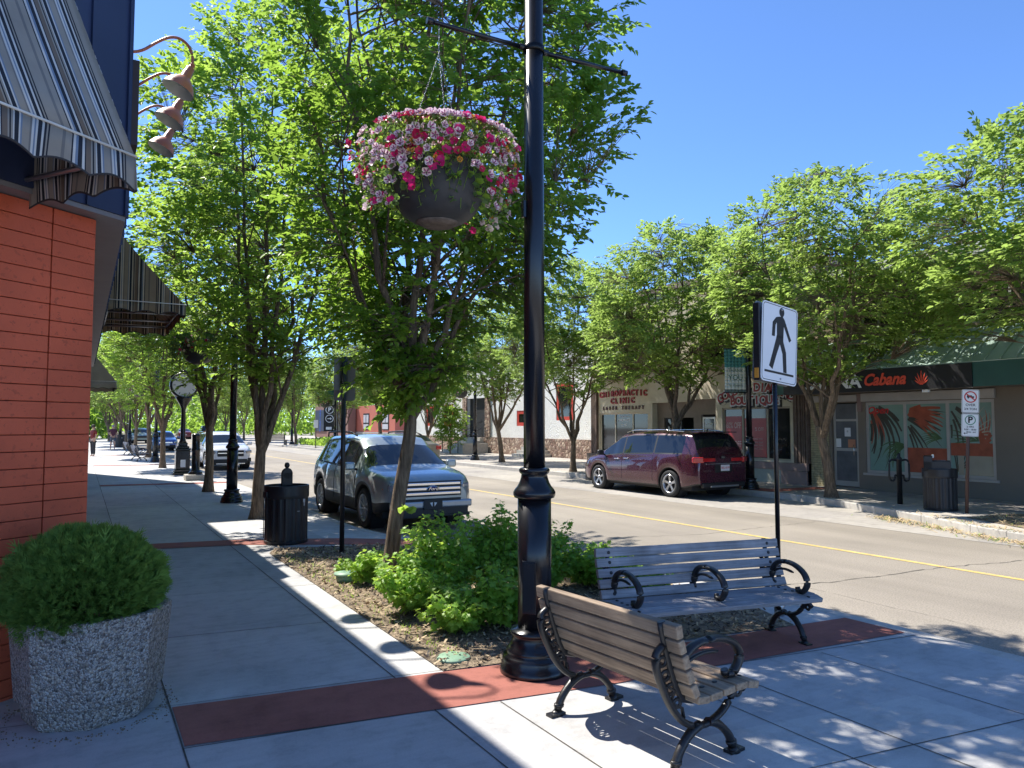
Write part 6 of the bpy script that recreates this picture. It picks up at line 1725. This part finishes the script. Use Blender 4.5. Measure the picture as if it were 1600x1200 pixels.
# ------------------------------------------------------------------ street clock, bollard, rack, signs, banner
t = thing('street_clock', 'black four foot pedestal clock with round white face on the left pavement', 'clock', (3.12, 28.3, 0), 0)
mb = MB()
for w_, z0, z1 in ((.62, 0, .10), (.54, .10, .20), (.46, .20, .85), (.50, .85, .92), (.40, .92, 1.0), (.30, 1.0, 1.12)): mb.box((0, 0, (z0 + z1) / 2), (w_, w_, z1 - z0 - .001))
mb.build('pedestal', M['black'], t, bevel=.02)
MB().box((0, -.235, .40), (.16, .01, .26)).build('notice_plate', M['white_paint'], t)
MB().lathe([(.14, 1.12), (.10, 1.2), (.085, 1.3), (.075, 2.3), (.10, 2.36), (.12, 2.42), (.26, 2.66), (.28, 2.74)], 20).build('column', M['black'], t)
T = TR(0, 0, 3.14, rx=R(90))
MB().lathe([(.30, -.20), (.44, -.20), (.475, -.15), (.475, .15), (.44, .20), (.40, .205), (.40, .19)], 40, T, caps=False).build('clock_case', M['black'], t)
for s in (1, -1):
    f = MB(); Ts = TR(0, 0, 3.14, rz=0 if s > 0 else PI) @ TR(0, -.192, 0, rx=R(90))
    f.lathe([(.40, 0), (.0, .001)], 40, Ts, caps=False)
    fo_ = f.build('clock_face', mat('ivory_dial', (.66, .64, .56), .4, var=.04) if s > 0 else M['white'], t)
    g = MB()
    for k in range(12):
        a = k * PI / 6; g.box((.325 * math.cos(a), .325 * math.sin(a), .004), (.075, .018 if k % 3 else .03, .003), Ts, 0, 0) if False else g.add([(Matrix.Rotation(a, 4, 'Z') @ Vector(v)) for v in ((.29, -.010, .004), (.365, -.012, .004), (.365, .012, .004), (.29, .010, .004))], [(0, 1, 2, 3)], Ts)
    g.build('hour_marks', M['ink'], fo_, recalc=False)
    for ln, wd, deg in ((.30, .016, 90 - 258), (.19, .024, 90 - 261)):
        g = MB(); a = R(deg); g.add([(Matrix.Rotation(a, 4, 'Z') @ Vector(v)) for v in ((-.05, -wd, .008), (ln * .7, -wd, .008), (ln, 0, .008), (ln * .7, wd, .008), (-.05, wd, .008))], [(0, 1, 2, 3, 4)], Ts); g.build('clock_hand', M['ink'], fo_, recalc=False)
MB().lathe([(.16, 3.58), (.20, 3.61), (.10, 3.66), (.05, 3.72), (.06, 3.78), (.015, 3.92)], 16).build('finial', M['black'], t)
mb = MB()
for s in (-1, 1): mb.tube([(s * .2, 0, 3.55), (s * .32, 0, 3.60), (s * .36, 0, 3.50), (s * .44, 0, 3.42)], .03, 6)
mb.build('scroll', M['black'], t)
t = thing('bollard', 'short black bollard on a pale concrete footing beside the clock', 'bollard', (3.18, 25.3, 0), 0)
MB().box((0, 0, .09), (.62, .62, .18)).build('footing', M['kerb'], t, bevel=.02)
MB().lathe([(.21, .18), (.22, .22), (.16, .28), (.125, .32), (.12, .9), (.135, .92), (.135, .98), (.12, 1.0), (.12, 1.38), (.13, 1.40), (.11, 1.45), (.02, 1.47)], 20).build('post', M['black'], t)
t = thing('bike_rack', 'black bicycle rack post with two side loops outside the green awning shop', 'bike rack', (15.58, 9.75, 0), R(-35))
MB().lathe([(.055, 0), (.055, .96), (.065, .97), (.065, 1.0), (.04, 1.03), (.03, 1.05), (.035, 1.08), (.01, 1.12)], 14).build('post', M['matte_black'], t)
for s in (-1, 1):
    mb = MB(); mb.tube(crom([(s * .05, 0, .95), (s * .14, 0, .97), (s * .20, 0, .92), (s * .21, 0, .75), (s * .21, 0, .58), (s * .16, 0, .50), (s * .10, 0, .54), (s * .09, 0, .62), (s * .05, 0, .62)], 4), .022, 8); mb.build('loop', M['matte_black'], t)
# parking and no trucks sign
t = thing('parking_sign', 'two white regulation signs, no trucks above parking, on a dark leaning post', 'road sign', (15.10, 8.0, 0), R(-42))
MB().tube([(-.07, .03, -.05), (.04, .03, 2.45)], .032, 10).build('post', mat('rusty_brown_post', (.09, .05, .04), .6), t)
def signT(z): return TR(.03 - .0 * z, -.012, z) @ Matrix.Rotation(R(2.5), 4, 'Y') @ Matrix.Rotation(R(90), 4, 'X')
for z, hh, kind in ((2.20, .46, 0), (1.73, .45, 1)):
    S = signT(z) @ TR(.02 - .02 * kind, 0, 0); mb = MB(); panel(mb, .31, hh, S, r_=.03); o_ = rrect(.295, hh - .015, .026); i_ = rrect(.285, hh - .025, .022); k = len(o_)
    mb.add([(x, y, .004) for x, y in o_] + [(x, y, .004) for x, y in i_], [(a, (a + 1) % k, k + (a + 1) % k, k + a) for a in range(k)], S, 1)
    q = mb.build('sign_panel', [M['white_paint'], M['ink']], t, recalc=False)
    g = MB()
    if kind == 0:
        g.lathe([(.115, .0045), (.092, .0048)], 32, S @ TR(0, .085, 0), 1, caps=False)
        g.box((0, .085, .0062), (.21, .022, .001), S @ TR(0, .085, 0) @ Matrix.Rotation(R(-38), 4, 'Z') @ TR(0, -.085, 0), 1)
        g.box((-.02, .095, .0042), (.09, .045, .001), S); g.box((.045, .085, .0042), (.035, .03, .001), S)
        for x in (-.04, .04): g.lathe([(.014, .0050), (.001, .0052)], 12, S @ TR(x, .065, 0), 0, caps=False)
        add_text(g, 'OVER', .07, S @ TR(0, -.075, .0045), 0, extrude=.0006, bold=.001); add_text(g, '3/4 TON', .06, S @ TR(0, -.155, .0045), 0, extrude=.0006, bold=.001)
        g.build('sign_symbols', [M['ink'], M['red_ink']], q, recalc=False)
    else:
        g.lathe([(.098, .0045), (.082, .0048)], 32, S @ TR(0, .10, 0), 1, caps=False); add_text(g, 'P', .17, S @ TR(0, .10, .0045), 0, extrude=.0006, bold=.006)
        add_text(g, '2 HRS', .05, S @ TR(0, -.035, .0045), 0, extrude=.0006, bold=.001); add_text(g, '9:00 - 18:00', .045, S @ TR(0, -.09, .0045), 0, extrude=.0006, bold=.001); add_text(g, 'MON - SAT', .035, S @ TR(.02, -.14, .0045), 0, extrude=.0006, bold=.001)
        g.add([(-.12, -.165, .005), (-.09, -.145, .005), (-.09, -.185, .005)], [(0, 1, 2)], S); g.box((-.07, -.165, .005), (.05, .01, .001), S)
        g.build('sign_symbols', [M['ink'], M['green_ink']], q, recalc=False)
# lamp post banners
M['teal'] = mat('teal_banner', (.06, .22, .21), .8, var=.08); M['banner_white'] = mat('pale_banner_cloth', (.55, .60, .55), .8, var=.05); M['banner_grey'] = mat('dark_banner_band', (.10, .14, .13), .8)
def banner(label, loc, words=True):
    t = thing('banner', label, 'banner', loc, R(-20), 'fabric banners on the lamp posts opposite')
    V = []; F_ = []
    nx, nz = 6, 14
    for i in range(nx + 1):
        for j in range(nz + 1):
            V.append((-.05 - .62 * i / nx, .012 * math.sin(i * 1.3 + j * .5), 2.62 + 1.2 * j / nz))
    mb = MB()
    for i in range(nx):
        for j in range(nz):
            a = i * (nz + 1) + j; mi = 2 if j < 1 else (1 if j < 8 else 0)
            mb.add([V[a], V[a + nz + 1], V[a + nz + 2], V[a + 1]], [(0, 1, 2, 3)], None, mi, True)
    o = mb.build('cloth', [M['teal'], M['banner_white'], M['banner_grey']], t, recalc=False); s = o.modifiers.new('Solidify', 'SOLIDIFY'); s.thickness = .004
    if words:
        g = MB(); S = lambda z: Matrix.Translation((-.36, -.022, z)) @ Matrix.Rotation(R(90), 4, 'X')
        add_text(g, 'THANK', .13, S(3.22), extrude=.001); add_text(g, 'YOU', .20, S(3.02), extrude=.001); add_text(g, 'for shopping', .08, S(2.82), extrude=.001)
        g.build('lettering', mat('banner_green_ink', (.04, .13, .11), .7), t, recalc=False)
    for z in (2.62, 3.82): MB().tube([(-.04, 0, z), (-.70, 0, z)], .016, 6).build('rod', M['black'], t)
    return t
banner('teal and white thank you banner on the lamp post by the jewellery shop', (15.72, 14.1, 0))
banner('small teal banner on the far lamp post near the planted island', (16.8, 55.5, 0.6))

# ------------------------------------------------------------------ people
def person(label, loc, rz, joints, hair, cloth):
    """one continuous skinned body; clothing and hair as children"""
    t = thing('person', label, 'person', loc, rz)
    def skin(name, pts, edges, m, sub=2, root=0):
        me = bpy.data.meshes.new(name); me.from_pydata([p[:3] for p in pts], edges, []); o = bpy.data.objects.new(name, me); COL.objects.link(o); o.parent = t
        sk = o.modifiers.new('Skin', 'SKIN'); sk.use_smooth_shade = True
        for i, p in enumerate(pts):
            me.skin_vertices[0].data[i].radius = (p[3], p[4] if len(p) > 4 else p[3]); me.skin_vertices[0].data[i].use_root = (i == root)
        ss_ = o.modifiers.new('Sub', 'SUBSURF'); ss_.levels = sub; ss_.render_levels = sub
        me.materials.append(m); return o
    J, E_ = joints
    skin('body', J, E_, M['skin'])
    for nm, pts, ed, m in cloth: skin(nm, pts, ed, m)
    mb = MB(); hd = Vector(J[4][:3]); mb.lathe([(.02, .125), (.07, .11), (.098, .06), (.102, .0), (.09, -.03)], 14, Matrix.Translation(hd)); mb.build('hair', hair, t)
    return t
M['skin'] = mat('skin', (.50, .30, .21), .6, var=.05); M['maroon_cloth'] = mat('maroon_shirt_cloth', (.10, .03, .05), .85, var=.15); M['slate_cloth'] = mat('slate_shorts_cloth', (.10, .12, .15), .85, var=.1)
M['grey_hair'] = mat('grey_hair', (.35, .32, .30), .8); M['dark_hair'] = mat('dark_hair', (.04, .03, .025), .7); M['black_cloth'] = mat('dark_trousers_cloth', (.03, .03, .035), .85)
J = [(0, 0, .95, .15, .11), (0, 0, 1.15, .14, .10), (0, .01, 1.38, .17, .10), (0, .01, 1.52, .055), (0, -.01, 1.66, .085, .10),
     (.18, .01, 1.42, .06), (.24, .03, 1.16, .045), (.24, -.08, .93, .035), (.245, -.10, .83, .035, .02), (-.18, .01, 1.42, .06), (-.26, .02, 1.18, .045), (-.22, -.14, 1.10, .035), (-.18, -.20, 1.14, .035, .02),
     (.09, 0, .88, .09), (.10, -.12, .50, .06), (.10, -.05, .10, .038), (.10, -.16, .04, .04, .03), (-.09, 0, .88, .09), (-.10, .10, .50, .06), (-.10, .26, .14, .038), (-.10, .18, .05, .04, .03)]
E_ = [(0, 1), (1, 2), (2, 3), (3, 4), (2, 5), (5, 6), (6, 7), (7, 8), (2, 9), (9, 10), (10, 11), (11, 12), (0, 13), (13, 14), (14, 15), (15, 16), (0, 17), (17, 18), (18, 19), (19, 20)]
shirt = [(0, 0, .92, .185, .135), (0, 0, 1.15, .165, .125), (0, .01, 1.38, .185, .12), (0, .01, 1.47, .09), (.19, .01, 1.41, .075), (.235, .03, 1.22, .065), (-.19, .01, 1.41, .075), (-.25, .02, 1.24, .065)]
se = [(0, 1), (1, 2), (2, 3), (2, 4), (4, 5), (2, 6), (6, 7)]
sh = [(0, 0, .95, .175, .13), (.09, 0, .84, .115), (.10, -.09, .56, .095), (-.09, 0, .84, .115), (-.10, .08, .56, .095)]
person('man in maroon shirt and dark shorts walking toward the viewer far along the pavement', (2.02, 60.0, 0), R(8), (J, E_), M['grey_hair'], [('shirt', shirt, se, M['maroon_cloth']), ('shorts', sh, [(0, 1), (1, 2), (0, 3), (3, 4)], M['slate_cloth'])])
J2 = [list(p) for p in J]; J2[14] = [.10, 0, .50, .06]; J2[15] = [.10, .02, .10, .038]; J2[16] = [.10, -.08, .04, .04, .03]; J2[18] = [-.10, 0, .50, .06]; J2[19] = [-.10, .02, .10, .038]; J2[20] = [-.10, -.08, .04, .04, .03]
tr = [(0, 0, .95, .17, .13), (.09, 0, .84, .11), (.10, 0, .50, .08), (.10, .02, .12, .065), (-.09, 0, .84, .11), (-.10, 0, .50, .08), (-.10, .02, .12, .065)]
person('person in dark red top half hidden by the red wall edge', (.62, 47.0, 0), R(-60), (J2, E_), M['dark_hair'], [('top', shirt, se, mat('dark_red_cloth', (.16, .02, .02), .85)), ('trousers', tr, [(0, 1), (1, 2), (2, 3), (0, 4), (4, 5), (5, 6)], M['black_cloth'])])
# black ironwork bench far along the left pavement
src = [o for o in bpy.data.objects if o.name == 'bench.001'][0]
dup(src, 'small black and grey bench far along the left pavement beside the trunks', (2.55, 40.5, 0), R(96), None)
dup(src, 'farther empty bench along the left pavement between two trunks', (2.6, 49.0, 0), R(96), None)
